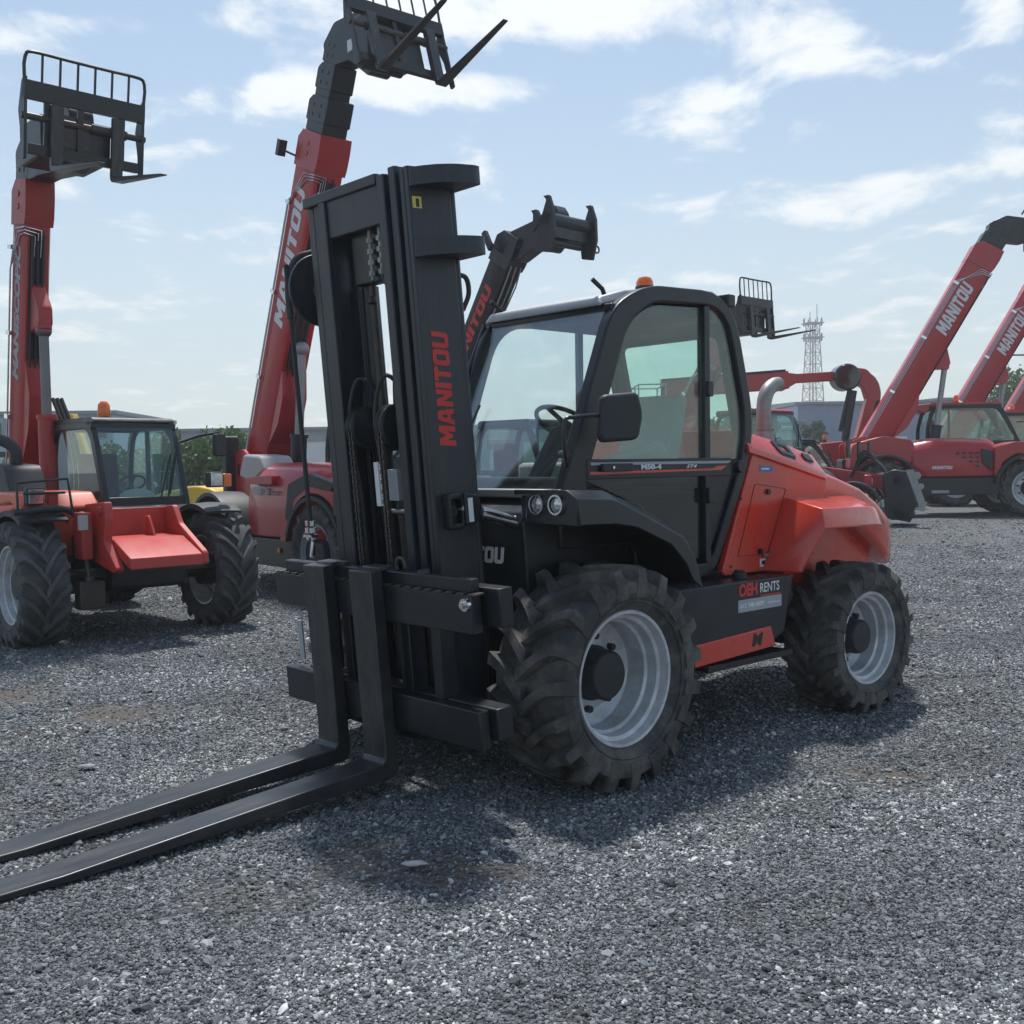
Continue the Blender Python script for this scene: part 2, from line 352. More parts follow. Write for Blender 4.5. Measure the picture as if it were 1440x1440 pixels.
# ================================================================== the masted forklift
FK = thing('rough_terrain_forklift', 'black and red rough terrain forklift with tall black mast and forks on the gravel', 'forklift', (-.1276, 6.1019, 0), R_(222.4))
def forklift():
    P = FK
    # ---- wheels
    wheel(P, 0, .83, .575, .335, .50, nl=19, lugh=.058, curve=.62, lw=.056, spin=.1, depth=.52)
    wheel(P, 0, -.83, .575, .335, .50, nl=19, lugh=.058, curve=.62, lw=.056, depth=.52)
    wheel(P, -2.39, .875, .495, .292, .41, steer=R_(-3), nl=19, lugh=.04, curve=.85, lw=.045, spin=.2, depth=.50)
    wheel(P, -2.39, -.875, .495, .292, .41, steer=R_(-3), nl=19, lugh=.04, curve=.85, lw=.045, depth=.50)
    # ---- chassis
    b = MB(); b.box(-2.9, .42, -.42, .42, .42, .96); b.box(-1.85, -.55, -.62, .62, .5, .93)
    ch = b.build('chassis', M_BLACK, P, bevel=.015)
    b = MB(); b.cyl((0, -.62, .55), (0, .62, .55), .13); b.box(-.16, .16, -.2, .2, .40, .72); b.build('front_axle', M_BLACK, P, bevel=.01)
    b = MB(); b.cyl((-2.39, -.68, .47), (-2.39, .68, .47), .10); b.box(-2.55, -2.23, -.2, .2, .36, .62); b.build('rear_axle', M_BLACK, P, bevel=.01)
    # ---- front scuttle under the windscreen with the half hidden maker's name
    b = MB(); b.prism(rpoly([(.24, .62), (.30, 1.40), (.14, 1.47), (-.5, 1.47), (-.5, .62)], .03), 'y', -.40, .60)
    fp = b.build('front_panel', M_BLACK, P, bevel=.008)
    block_text('MANITOU', M_WHITE, fp, (.291, .435, 1.13), (0, 1, 0), (.077, 0, 1), height=.088, width=.52, shear=.18, anchor='r')
    b = MB(); b.box(.10, .20, -.34, .64, 1.475, 1.52); b.build('wiper_cowl', M_GREY, P, bevel=.008)
    # ---- front fenders with lamps
    for s in (1, -1):
        b = MB()
        top = [(.38, 1.525), (.12, 1.515), (.0, 1.475), (-.44, 1.30), (-.54, 1.18), (-.60, 1.02)]
        bot = [(.36, 1.355), (.10, 1.35), (-.06, 1.325), (-.32, 1.225), (-.44, 1.12), (-.51, 1.02)]
        def sec(i):
            t = top[i]; q = bot[i]; t2 = (t[0] - .012, t[1] - .03); 
            return [(t[0], s*.62, t[1]), (t[0], s*.99, t[1]), (t[0]*.98, s*1.06, t[1] - .045), (q[0], s*1.065, q[1]), (q[0], s*1.035, q[1]), (t[0]*.97, s*1.02, t[1] - .055), (t[0], s*.97, t[1] - .03), (t[0], s*.62, t[1] - .03)]
        b.loft([sec(i) for i in range(6)])
        b.prism([(s*.70, 1.355), (s*1.055, 1.35), (s*1.055, 1.48), (s*.985, 1.515), (s*.70, 1.518)], 'x', .335, .372)
        if s > 0: b.box(.05, .33, .62, .74, 1.36, 1.51)
        f = b.build('front_fender', M_BLACK, P, bevel=.006)
        if s > 0:
            for yy in (.79, .925):
                b = MB(); b.lathe([(.372, .052), (.392, .050), (.392, .041)], 24, (0, yy, 1.452), 'x')
                b.v = [(v[0], v[1], v[2]) for v in b.v]
                lf = b.build('lamp_bezel', M_CHROME, f)
                b = MB(); b.ball((.374, yy, 1.452), (.016, .043, .043)); b.build('headlight', M_LAMP, f)
    b = MB(); b.prism(rpoly([(.20, .80), (.12, 1.34), (-.3, 1.2), (-.55, .9), (-.55, .8)], .03), 'y', .40, .555); b.build('wheel_arch', M_BLACK, P)
    # ---- side box, step, decals
    b = MB(); b.prism([(-1.70, .945), (-.35, .945), (-.35, .56), (-1.48, .555), (-1.60, .60)], 'y', .60, .90)
    sb = b.build('side_tank', M_BLACK, P, bevel=.008)
    text('lettering', 'OEH', M_REDTXT, sb, (-1.13, .9015, .855), (-1, 0, 0), (0, 0, 1), height=.078, width=.185, bold=.05)
    text('lettering', 'RENTS', M_WHITE, sb, (-1.345, .9015, .865), (-1, 0, 0), (0, 0, 1), height=.058, width=.20, bold=.012)
    b = MB(); b.box(-1.56, -1.35, .9005, .902, .842, .85); b.build('decal', M_REDTXT, sb)
    b = MB(); b.prism(rpoly([(-1.125, .765), (-1.57, .765), (-1.57, .838), (-1.125, .838)], .01), 'y', .9005, .902); dc = b.build('decal', M_DGREY, sb)
    text('lettering', '613 748-0009', M_WHITE, dc, (-1.14, .9025, .788), (-1, 0, 0), (0, 0, 1), height=.028, width=.24, bold=.03)
    text('lettering', 'oehrents.com', M_WHITE, dc, (-1.42, .9025, .792), (-1, 0, 0), (0, 0, 1), height=.016, width=.13, bold=.02)
    b = MB(); b.prism([(-.70, .50), (-1.49, .53), (-1.44, .655), (-.70, .625)], 'y', .72, .915); rp = b.build('red_sill', M_RED, P, bevel=.006)
    text('lettering', 'M', M_BLACK, rp, (-1.24, .9165, .555), (-1, 0, 0), (.1, 0, 1), height=.075, width=.12, bold=.05, shear=.3)
    b = MB()
    b.box(-1.62, -.78, .93, .945, .465, .50); b.box(-1.62, -.78, .72, .735, .465, .50)
    for k in range(15):
        x = -1.60 + k * .057
        b.prism([(x, .472), (x + .028, .472), (x + .034, .497), (x - .006, .497)], 'y', .735, .93)
    b.beam((-.9, .75, .50), (-.9, .75, .62), .03, .02); b.beam((-1.5, .75, .50), (-1.5, .75, .62), .03, .02)
    b.build('step', M_BLACK, P)
    b = MB(); b.cyl((-1.28, .80, .945), (-1.28, .80, .985), .045); b.cyl((-1.28, .80, .985), (-1.28, .80, 1.0), .03)
    b.build('filler_cap', M_PLAS, P, bevel=.004)
    # ---- red body
    for s in (1, -1):
        b = MB()
        b.prism(rpoly([(-1.235, .955), (-1.585, 1.74), (-2.38, 1.56), (-2.42, 1.38), (-2.05, 1.30), (-1.80, 1.12), (-1.72, .955)], [.06, .02, .03, .05, .2, .1, .02]), 'y', s*.655, s*.70)
        sp = b.build('side_panel', M_RED, P, bevel=.008, seg=3)
        if s > 0:
            b = MB()
            hat = rpoly([(-1.40, 1.065), (-1.585, 1.51), (-1.93, 1.47), (-1.72, 1.065)], .02)
            hi = [((x + 1.66) * .985 - 1.66, (z - 1.27) * .988 + 1.27) for x, z in hat]
            b.ring(hat, hi, 'y', .7005, .7035); b.build('hatch_seam', M_BLACK, sp)
            for x, z in ((-1.72, 1.455), (-1.63, 1.085)):
                b = MB(); b.cyl((x, .70, z), (x, .716, z), .018); b.build('latch', M_BLACK, sp)
            for x, z in ((-1.44, 1.42), (-1.33, 1.01)):
                b = MB(); b.cyl((x, .70, z), (x, .706, z), .008); b.build('screw', M_BLACK, sp)
            b = MB(); b.beam((-1.66, .712, 1.055), (-1.75, .712, 1.06), .012, .02); b.cyl((-1.73, .70, 1.06), (-1.73, .735, 1.06), .012); b.beam((-1.73, .73, 1.03), (-1.73, .73, 1.10), .012, .012)
            b.build('lock_lever', M_GALV, sp)
            b = MB(); b.box(-1.71, -1.635, .7005, .702, .985, 1.035); st = b.build('sticker', M_WHITE, sp)
            b = MB(); b.box(-1.695, -1.655, .702, .7028, .997, 1.023); b.build('sticker_mark', M_BLACK, st)
            b = MB(); b.prism([(-1.63, 1.625), (-1.76, 1.618), (-1.785, 1.600), (-1.76, 1.578), (-1.63, 1.585), (-1.645, 1.605)], 'y', .7005, .702); st = b.build('sticker', M_BLUE, sp)
            b = MB(); b.box(-1.74, -1.655, .702, .7028, 1.595, 1.606); b.build('sticker_mark', M_WHITE, st)
    def hsec(x, zt, zs, zb, w, wt, n=0):
        pr = [(0, zt + .006), (wt*.6, zt + .002), (wt, zt - .004), (w - .005, zs + .02), (w, zs - .005), (w, (zs + zb)/2), (w*.985, zb + .03), (w*.93, zb)]
        return [(x, y, z) for y, z in pr] + [(x, -y, z) for y, z in pr[::-1]]
    b = MB()
    b.loft([hsec(-1.50, 1.845, 1.725, 1.68, .722, .635), hsec(-1.62, 1.83, 1.70, 1.66, .725, .635), hsec(-2.0, 1.765, 1.62, 1.58, .725, .63), hsec(-2.36, 1.69, 1.545, 1.505, .722, .62), hsec(-2.40, 1.67, 1.53, 1.50, .715, .61)])
    hc = b.build('hood_cover', M_RED, P, bevel=.015, seg=3)
    # vents let into the cover: black slot frames lying on the sloping top near its left edge
    def onhood(x, y): return 1.83 - (-1.62 - x) * .186 - max(0, (y - .632)) * 1.22
    for x0, x1 in ((-1.84, -2.02), (-2.17, -2.27)):
        if x0 > -2:
            b = MB()
            for ya in (.53, .60):
                pass
            out = rpoly([(x0, .640), (x0 - .03, .705), (x1 - .03, .705), (x1, .640)], .02); inn = [((x - (x0+x1)/2)*.55 + (x0+x1)/2 - .006, (y - .672)*.5 + .672) for x, y in out]
            b.ring(out, inn, 'z', 0, .022); b.v = [(x, y, z + onhood(x, y) - .012) for x, y, z in b.v]
            b.build('vent', M_BLACK, hc)
        else:
            b = MB(); b.prism(rpoly([(x0, .655), (x0 - .01, .69), (x1 - .01, .69), (x1, .655)], .01), 'z', 0, .014); b.v = [(x, y, z + onhood(x, y) - .008) for x, y, z in b.v]
            b.build('vent', M_BLACK, hc)
    b = MB()
    b.loft([hsec(-2.385, 1.66, 1.535, 1.28, .70, .48), hsec(-2.60, 1.605, 1.49, 1.25, .70, .48), hsec(-2.85, 1.53, 1.42, 1.17, .71, .49), hsec(-3.05, 1.44, 1.32, 1.05, .72, .51), hsec(-3.25, 1.33, 1.21, .93, .70, .48), hsec(-3.40, 1.22, 1.10, .87, .64, .44), hsec(-3.52, 1.10, 1.02, .86, .54, .36), hsec(-3.57, 1.02, .97, .88, .42, .30)])
    b.build('counterweight', M_RED, P, bevel=.02, seg=3)
    b = MB(); b.box(-3.2, -2.1, -.58, .58, .80, 1.40); b.build('inner_fender', M_RED, P, bevel=.02)
    for s in (1, -1):
        A = (-1.935, s*.69, 1.405); I = (-2.72, s*.69, 1.40); B = (-1.84, s*1.01, 1.345); F = (-2.42, s*1.01, 1.34); F2 = (-2.66, s*.93, 1.31); C_ = (-1.83, s*1.045, 1.225); G = (-2.45, s*1.045, 1.22); G2 = (-2.72, s*.96, 1.20); D = (-1.745, s*.93, .955); E = (-1.665, s*.69, .955)
        b = MB(); b.add([A, I, B, F, F2, C_, G, G2, D, E], [(0, 2, 3, 4, 1), (2, 5, 6, 3), (3, 6, 7, 4), (0, 9, 8, 5, 2)])
        b.build('rear_fender', M_RED, P, solid=.02, bevel=.008)
    # ---- exhaust
    b = MB(); b.tube(smooth_path([(-2.42, .20, 1.62), (-2.42, .20, 1.80), (-2.42, .20, 2.0), (-2.43, .20, 2.08), (-2.47, .20, 2.15), (-2.54, .20, 2.19), (-2.60, .20, 2.20)], 5), .052, 18)
    ex = b.build('exhaust_pipe', M_GALV, P, smooth=50)
    b = MB(); b.cyl((-2.42, .2, 1.78), (-2.42, .2, 1.86), .075, .07); b.cyl((-2.42, .2, 1.87), (-2.42, .2, 1.90), .062); b.build('clamp', M_GALV, ex)
    b = MB(); b.cyl((-2.597, .2, 2.2), (-2.603, .2, 2.2), .044); b.build('opening', M_BLACK, ex)
    # ---- cab
    YL, YR = .70, -.36
    outer = rpoly([(.13, 1.47), (-.29, 2.50), (-.58, 2.64), (-1.37, 2.67), (-1.62, 1.80), (-1.17, .965), (-.90, .965), (-.64, 1.14), (-.47, 1.35)], [.02, .14, .14, .30, .30, .22, .12, .1, .08], 6)
    inner = rpoly([(-.06, 1.52), (-.42, 2.42), (-.62, 2.55), (-1.31, 2.58), (-1.53, 1.80), (-1.15, 1.05), (-.95, 1.05), (-.70, 1.20), (-.52, 1.42)], [.02, .12, .12, .22, .26, .18, .10, .1, .06], 6)
    b = MB(); b.ring(outer, inner, 'y', YL - .07, YL)
    o2 = [(x, max(z, 1.40)) for x, z in outer]; 
    outf = rpoly([(.13, 1.47), (-.29, 2.58), (-1.38, 2.67), (-1.62, 1.80), (-1.50, 1.30), (-.2, 1.30)], [.02, .26, .3, .3, .1, .1], 6)
    innf = rpoly([(-.02, 1.52), (-.38, 2.48), (-1.32, 2.57), (-1.53, 1.80), (-1.42, 1.50), (-.15, 1.50)], [.02, .2, .22, .2, .08, .05], 6)
    b.ring(outf, innf, 'y', YR, YR + .06)
    b.box(-1.115, -1.075, YR + .005, YR + .055, 1.5, 2.6)
    b.beam((-.325, YR, 2.495), (-.325, YL - .02, 2.495), .045, .045); b.beam((-1.36, YR, 2.62), (-1.36, YL, 2.62), .08, .08)
    b.beam((.10, YR, 1.49), (.10, YL, 1.49), .07, .06)
    b.box(-1.60, .05, YR + .02, YL - .08, 1.20, 1.46)      # floor and console block
    b.box(-1.5, -.55, YR + .02, YL - .08, .98, 1.20)
    cab = b.build('cab_frame', M_BLACK, P, bevel=.012, seg=3)
    # rear wall with window
    b = MB()
    ro = rpoly([(YR + .03, 1.45), (YL - .05, 1.45), (YL - .05, 2.62), (YR + .03, 2.62)], .05); ri = rpoly([(YR + .12, 1.80), (YL - .14, 1.80), (YL - .14, 2.42), (YR + .12, 2.42)], .05)
    b.ring(ro, ri, 'x', 0, .05); b.v = [(-1.60 + (z - 1.8) * .26 + x if z > 1.8 else -1.60 + x, y, z) for x, y, z in b.v]
    b.build('rear_wall', M_PLAS, cab)
    b = MB(); b.box(0, .006, YR + .1, YL - .12, 1.78, 2.44); b.v = [(-1.58 + (z - 1.8) * .26 + x, y, z) for x, y, z in b.v]; b.build('rear_window', M_GLASS, cab)
    # roof
    b = MB()
    def rs(x, z, t): return [(x, YR + .02, z - t), (x, YR + .05, z), (x, YL - .10, z), (x, YL - .075, z - t)]
    b.loft([rs(-.275, 2.522, .02), rs(-.295, 2.56, .045), rs(-.50, 2.615, .06), rs(-.8, 2.655, .08), rs(-1.30, 2.685, .08), rs(-1.40, 2.65, .06)])
    roof = b.build('roof', M_GREY, P, bevel=.015, seg=3)
    b = MB(); b.box(-1.3, -.60, YR + .06, YL - .08, 2.50, 2.55); b.build('headliner', M_PLAS, roof)
    b = MB(); b.lathe([(2.66, .058), (2.70, .058), (2.71, .05)], 24, (-.93, .38, 0), 'z'); bb = b.build('beacon', M_BLACK, P)
    b = MB(); b.lathe([(2.705, .054), (2.735, .05), (2.755, .038), (2.763, .018), (2.765, .001)], 24, (-.93, .38, 0), 'z'); b.build('lens', M_AMBER, bb)
    for y, z in ((YR + .08, 2.58), (YL - .14, 2.60)):
        b = MB(); b.tube([(-.38, y, z - .03), (-.36, y, z + .01), (-.30, y - .02, z + .06)], .013, 8)
        b.build('lamp_stalk', M_BLACK, roof)
    # windscreen
    b = MB(); ws = [(.115, YR + .05, 1.50), (.115, YL - .07, 1.50), (-.305, YL - .07, 2.49), (-.305, YR + .05, 2.49)]
    wd = Vector((.008, 0, .003)); b.add([Vector(p) for p in ws] + [Vector(p) - wd for p in ws], [(0, 1, 2, 3), (7, 6, 5, 4), (0, 4, 5, 1), (1, 5, 6, 2), (2, 6, 7, 3), (3, 7, 4, 0)])
    wsc = b.build('windscreen', M_WSG, cab)
    b = MB()
    b.beam((.155, -.30, 1.50), (-.03, -.19, 2.05), .016, .012); b.beam((.155, -.24, 1.50), (-.06, -.14, 2.0), .012, .012)
    b.beam((-.02, -.20, 2.0), (.11, -.10, 1.62), .02, .01); b.cyl((.12, -.3, 1.50), (.18, -.3, 1.51), .02)
    b.tube([(.14, -.33, 1.50), (-.09, -.345, 2.1), (-.285, -.345, 2.50)], .012, 8)
    b.build('wiper', M_BLACK, wsc)
    # door: belt rail, glasses
    b = MB(); b.box(-1.335, -.07, YL - .062, YL + .004, 1.565, 1.672)
    b.prism([(-1.135, 1.05), (-1.085, 1.05), (-1.085, 2.565), (-1.135, 2.565)], 'y', YL - .055, YL + .003)
    dr = b.build('door', M_BLACK, P, bevel=.004)
    def pane(poly, nm, m, y0, par, bev=0):
        q = MB(); q.prism(poly, 'y', y0, y0 + .006); return q.build(nm, m, par)
    pane(rpoly([(-.13, 1.665), (-.44, 2.42), (-.63, 2.535), (-1.08, 2.555), (-1.08, 1.665)], [.01, .1, .1, .05, .01]), 'door_window', M_GLASS, YL - .028, dr)
    pane(rpoly([(-1.14, 1.665), (-1.14, 2.56), (-1.29, 2.56), (-1.52, 1.80), (-1.47, 1.665)], [.01, .03, .18, .05, .02]), 'quarter_window', M_GLASS, YL - .030, cab)
    lowg = rpoly([(-.07, 1.57), (-.50, 1.42), (-.68, 1.22), (-.93, 1.08), (-1.07, 1.08), (-1.07, 1.57)], [.01, .05, .08, .05, .02, .01])
    pane(lowg, 'lower_window', M_DGLASS, YL - .034, dr)
    pane(rpoly([(-1.12, 1.57), (-1.46, 1.57), (-1.12, 1.06)], .02), 'lower_panel', M_BLACK, YL - .034, cab)
    b = MB()
    b.prism([(-.095, 1.655), (-1.345, 1.655), (-1.30, 1.64), (-.10, 1.64)], 'y', YL + .005, YL + .006); b.build('stripe', M_DGREY, dr)
    b = MB(); b.prism([(-.09, 1.590), (-1.235, 1.600), (-1.29, 1.625), (-1.20, 1.625), (-1.15, 1.610), (-.09, 1.605)], 'y', YL + .005, YL + .006); b.build('stripe', M_RED, dr)
    b = MB(); b.prism(rpoly([(-.17, 1.605), (-.41, 1.605), (-.41, 1.648), (-.17, 1.648)], .008), 'y', YL + .006, YL + .03); hd = b.build('door_handle', M_PLAS, dr, bevel=.004)
    b = MB(); b.cyl((-.25, YL + .03, 1.627), (-.25, YL + .034, 1.627), .008); b.build('lock', M_CHROME, hd)
    text('lettering', 'M50-4', M_WHITE, dr, (-.50, YL + .0065, 1.612), (-1, 0, 0), (0, 0, 1), height=.030, width=.175, bold=.05)
    text('lettering', 'ST4', M_WHITE, dr, (-.90, YL + .0065, 1.616), (-1, 0, 0), (0, 0, 1), height=.02, width=.10, bold=.03, shear=.4)
    for z in (2.08, 1.45):
        b = MB(); b.box(-1.135, -1.085, YL + .004, YL + .03, z - .045, z + .045); b.build('hinge', M_BLACK, dr, bevel=.006)
    b = MB(); b.cyl((-1.43, YL - .03, 1.62), (-1.43, YL + .02, 1.62), .04)
    b.build('door_catch', M_BLACK, dr, bevel=.006)
    b = MB(); b.tube(smooth_path([(.10, YL+.0, 1.69), (.13, YL+.05, 1.64), (.20, YL + .11, 1.70), (.21, YL + .12, 1.86), (.14, YL + .13, 1.885), (-.05, YL + .15, 1.90), (-.20, YL + .15, 1.91)], 5), .011, 8)
    b.cyl((.10, YL - .02, 1.70), (.13, YL + .06, 1.70), .02)
    mr = b.build('mirror', M_BLACK, P)
    b = MB(); b.prism(rpoly([(-.24, 1.77), (-.02, 1.755), (0, 1.80), (-.02, 2.0), (-.24, 2.02), (-.27, 1.9)], .035), 'y', YL + .15, YL + .205)
    b.xf(Matrix.Translation(Vector((-.13, YL + .17, 0))) @ Matrix.Rotation(R_(-16), 4, 'Z') @ Matrix.Translation(Vector((.13, -YL - .17, 0))))
    b.build('mirror_head', M_PLAS, mr, bevel=.02, seg=3)
    # interior
    b = MB()
    b.prism(rpoly([(-1.15, 1.58), (-1.22, 1.64), (-1.32, 2.06), (-1.24, 2.08), (-1.08, 1.70)], .05), 'y', -.0, .40)
    b.box(-1.25, -.78, -.04, .46, 1.50, 1.64); b.build('seat', M_SEAT, P, bevel=.075, seg=5)
    b = MB(); b.beam((-.12, .17, 1.42), (-.42, .17, 1.85), .10, .09); b.box(-.15, .05, YR + .06, YL - .12, 1.42, 1.58); b.build('dashboard', M_PLAS, P, bevel=.02)
    b = MB(); rg = [(.19*math.cos(q), .19*math.sin(q), 0) for q in [2*PI*k/28 for k in range(29)]]
    b.tube(rg, .014, 8); b.beam((-.19, 0, 0), (.19, 0, 0), .03, .015); b.beam((0, -.19, 0), (0, 0, -.01), .03, .015, up=(1, 0, 0)); b.cyl((0, 0, -.04), (0, 0, .01), .04)
    b.xf(Matrix.Translation(Vector((-.46, .17, 1.88))) @ Matrix.Rotation(R_(-32), 4, 'Y')); b.build('steering_wheel', M_PLAS, P)
    b = MB(); b.box(-1.2, -.5, YR + .05, -.1, 1.42, 1.66); b.prism([(-1.0, 1.6), (-.1, 1.5), (-.1, 1.62), (-.85, 1.78)], 'y', YL - .2, YL - .12); b.build('console', M_LGREY, P, bevel=.03)
    # ---- tilt cylinder from the mast to the fender
    b = MB(); b.cyl((.56, .49, 1.425), (.10, .56, 1.30), .03, n=16); tc = b.build('tilt_cylinder', M_BLACK, P)
    b = MB(); b.cyl((.50, .50, 1.41), (.26, .54, 1.345), .033, n=16); b.build('rod_sleeve', M_CHROME, tc)
    b = MB(); b.cyl((.58, .47, 1.43), (.58, .52, 1.43), .035); b.beam((.62, .49, 1.45), (.52, .50, 1.41), .05, .05); b.build('clevis', M_GREY, tc, bevel=.008)

    # ================= mast, drawn upright in its own frame then leaned forward 5 degrees
    T = Matrix.Translation(Vector((.632, 0, 0))) @ Matrix.Rotation(R_(4.7), 4, 'Y')
    def mb(): return MB()
    def bd(b, nm, m, par, **k): b.xf(T); return b.build(nm, m, par, **k)
    HT = 3.10
    b = mb()
    for s in (1, -1):
        b.box(-.26, .0, *sorted((s*.41, s*.45)), .22, HT)          # side plate
        b.box(-.03, .004, *sorted((s*.385, s*.42)), .22, HT - .01)       # front flange
        b.box(-.262, -.225, *sorted((s*.36, s*.42)), .22, HT - .01)     # rear flange
        b.cyl((-.285, s*.41, .4), (-.285, s*.41, HT - .02), .026, n=14)  # side lift cylinder barrel
    b.box(-.30, -.24, -.38, .38, .35, .62); b.box(-.30, -.25, -.38, .38, 1.72, 1.90); b.box(-.02, .0, -.36, .36, .23, .33)
    mast = bd(b, 'mast', M_MAST, P, bevel=.006)
    b = mb()
    for s in (1, -1):
        b.box(-.20, .012, *sorted((s*.325, s*.36)), .26, HT + .015)
        b.box(-.018, .016, *sorted((s*.312, s*.366)), .26, HT + .015); b.box(-.21, -.17, *sorted((s*.305, s*.366)), .26, HT)
    b.box(-.235, -.16, -.30, .30, HT - .30, HT - .08)
    bd(b, 'middle_rails', M_MAST, mast, bevel=.006)
    b = mb()
    for s in (1, -1):
        b.box(-.15, .03, *sorted((s*.25, s*.285)), .30, HT - .01)
        b.box(-.005, .034, *sorted((s*.235, s*.295)), .30, HT - .01); b.box(-.155, -.12, *sorted((s*.215, s*.295)), .30, HT - .01)
    b.box(-.015, .02, -.24, .24, HT - .24, HT - .02); b.box(.0, .036, -.44, .23, HT - .05, HT + .004)
    bd(b, 'inner_rails', M_MAST, mast, bevel=.006)
    # hose guide brackets with rounded outer edge
    for z in (HT - .10, HT - .435):
        arc = [(-.01, .44), (-.0, .46), (-.02, .51), (-.08, .58), (-.16, .62), (-.27, .635), (-.315, .62), (-.32, .59), (-.32, .34), (-.28, .34), (-.28, .455), (-.01, .455)]
        b = mb(); b.prism(rpoly(arc, .03, 3), 'z', z, z + .085); bd(b, 'hose_guide', M_MAST, mast, bevel=.008)
    # valve block, chains, centre cylinder, hoses
    b = mb(); b.box(-.14, -.05, -.14, .235, HT - .50, HT - .20); b.box(-.10, -.06, -.06, -.02, HT - .60, HT - .56); vb = bd(b, 'carriage_block', M_BLACK, mast, bevel=.01)
    for yf, rf in ((.15, .017), (.06, .013)):
        b = mb(); b.cyl((-.028, yf, HT - .49), (-.028, yf, HT - .24), rf*.8, n=10)
        for k in range(4): b.cyl((-.028, yf, HT - .47 + k*.055), (-.028, yf, HT - .445 + k*.055), rf + .006, n=6)
        bd(b, 'fitting', M_GALV, vb)
    b = mb(); b.cyl((-.14, -.13, .3), (-.14, -.13, HT - .5), .045); lc = bd(b, 'lift_cylinder', M_BLACK, mast)
    b = mb(); b.cyl((-.10, -.055, 1.90), (-.10, -.055, HT - .5), .022); bd(b, 'cylinder_rod', M_STEEL, lc)
    for yy in (-.14, .12):
        b = mb(); b.lathe([(-.035, .10), (-.03, .115), (-.015, .095), (.015, .095), (.03, .115), (.035, .10)], 32, (-.04, yy, 1.86)); b.cyl((-.04, yy - .03, 1.86), (-.04, yy + .03, 1.86), .10)
        cw = bd(b, 'chain_wheel', M_BLACK, mast)
        for xx in (.055, -.135):
            b = mb()
            for k in range(42):
                z = 1.84 - k * .0254
                b.box(xx - .008, xx + .008, yy - .022 + (k % 2)*.006, yy - .008 + (k % 2)*.002, z - .016, z + .008); b.box(xx - .008, xx + .008, yy + .008 - (k % 2)*.002, yy + .022 - (k % 2)*.006, z - .016, z + .008)
                b.cyl((xx, yy - .024, z - .004), (xx, yy + .024, z - .004), .005, n=6)
            bd(b, 'chain', M_STEEL, mast)
    b = mb()
    for y0, x0 in ((.06, .0), (-.20, -.02)):
        b.tube(smooth_path([(x0, y0, .8), (x0, y0, 1.5), (x0 + .03, y0 - .01, 1.9), (x0, y0 + .06, 2.12), (x0 - .09, y0 + .10, 1.98), (x0 - .1, y0 + .11, 1.5), (x0 - .1, y0 + .12, .8)], 6), .012, 8)
    b.tube(smooth_path([(-.025, .15, HT - .48), (-.03, .22, HT - .62), (-.06, .17, HT - .86), (-.12, .05, HT - 1.0), (-.13, .02, HT - 1.15)], 6), .014, 8)
    b.tube(smooth_path([(-.30, .40, HT - .50), (-.36, .40, HT - .52), (-.36, .41, HT - .60), (-.33, .39, HT - .68)], 5), .013, 8)
    bd(b, 'hose', M_PLAS, mast)
    b = mb()
    for q, (y0, x0, zz, rr_) in enumerate(((.16, -.10, 1.75, .011), (.19, -.13, 1.62, .010), (-.22, -.10, 1.95, .012), (.02, -.20, 2.05, .012))):
        b = mb(); b.tube(smooth_path([(x0, y0, .7), (x0 + .01, y0 + .01, 1.2), (x0, y0, zz), (x0 - .06, y0 - .04, zz + .12), (x0 - .13, y0 - .06, zz), (x0 - .14, y0 - .06, 1.1), (x0 - .15, y0 - .05, .7)], 6), rr_, 8); bd(b, 'hose', M_PLAS, mast)
    b = mb(); b.cyl((-.10, .06, 1.18), (-.10, .06, 1.62), .035); bd(b, 'valve_body', M_STEEL, mast)
    b = mb(); b.cyl((-.02, -.0, 1.42), (-.02, .22, 1.42), .012); bd(b, 'pipe', M_GALV, mast)
    b = mb(); b.cyl((-.0, -.72, 1.15), (-.0, -.72, HT - .30), .014, n=10)
    b.tube(smooth_path([(-.0, -.72, HT - .6), (-.01, -.725, HT - .40), (-.06, -.70, HT - .27), (-.14, -.64, HT - .24)], 5), .022, 10)
    bd(b, 'hose_tube', M_PLAS, mast)
    b = mb(); b.lathe([(-.01, .20), (.01, .20), (.012, .18), (.012, .05), (-.01, .05)], 36, (-.12, -.58, HT - .46), 'y', closed=True); bd(b, 'hose_reel', M_MAST, mast, bevel=.004)
    b = mb()
    for yy in (-.745, -.70):
        for z in (1.24, 1.28, 1.32): b.cyl((-.0, yy, z), (-.0, yy, z + .03), .017 if z != 1.28 else .021, n=8)
    b.box(-.025, .025, -.77, -.68, 1.255, 1.27); b.tube([(-.0, -.71, 1.24), (.03, -.68, 1.19), (.05, -.66, 1.15)], .01, 8)
    bd(b, 'coupling', M_CHROME, mast)
    b = mb(); b.box(-.012, .016, -.02, .018, 1.45, 1.68); b.box(-.012, .016, .03, .045, 1.45, 1.68); nm = bd(b, 'sticker', M_WHITE, mast)
    b = mb(); b.box(-.02, .010, .09, .17, 1.48, 1.64); nm = bd(b, 'sticker', M_DGREY, mast)
    b = mb(); b.box(-.07, -.015, .4505, .452, 2.90, 2.955); ys = bd(b, 'sticker', M_YEL, mast)
    b = mb(); b.box(-.055, -.035, .4520, .453, 2.905, 2.945); bd(b, 'sticker_mark', M_PLAS, ys)
    t = block_text('MANITOU', M_REDTXT, mast, (0, 0, 0), (0, 0, 1), (1, 0, 0), height=.105, width=.56, shear=.12)
    # the name runs up the side plate: move it there and lean it with the mast
    for q in t.data.vertices: q.co = T @ (q.co + Vector((-.165, .4515, 1.74)))
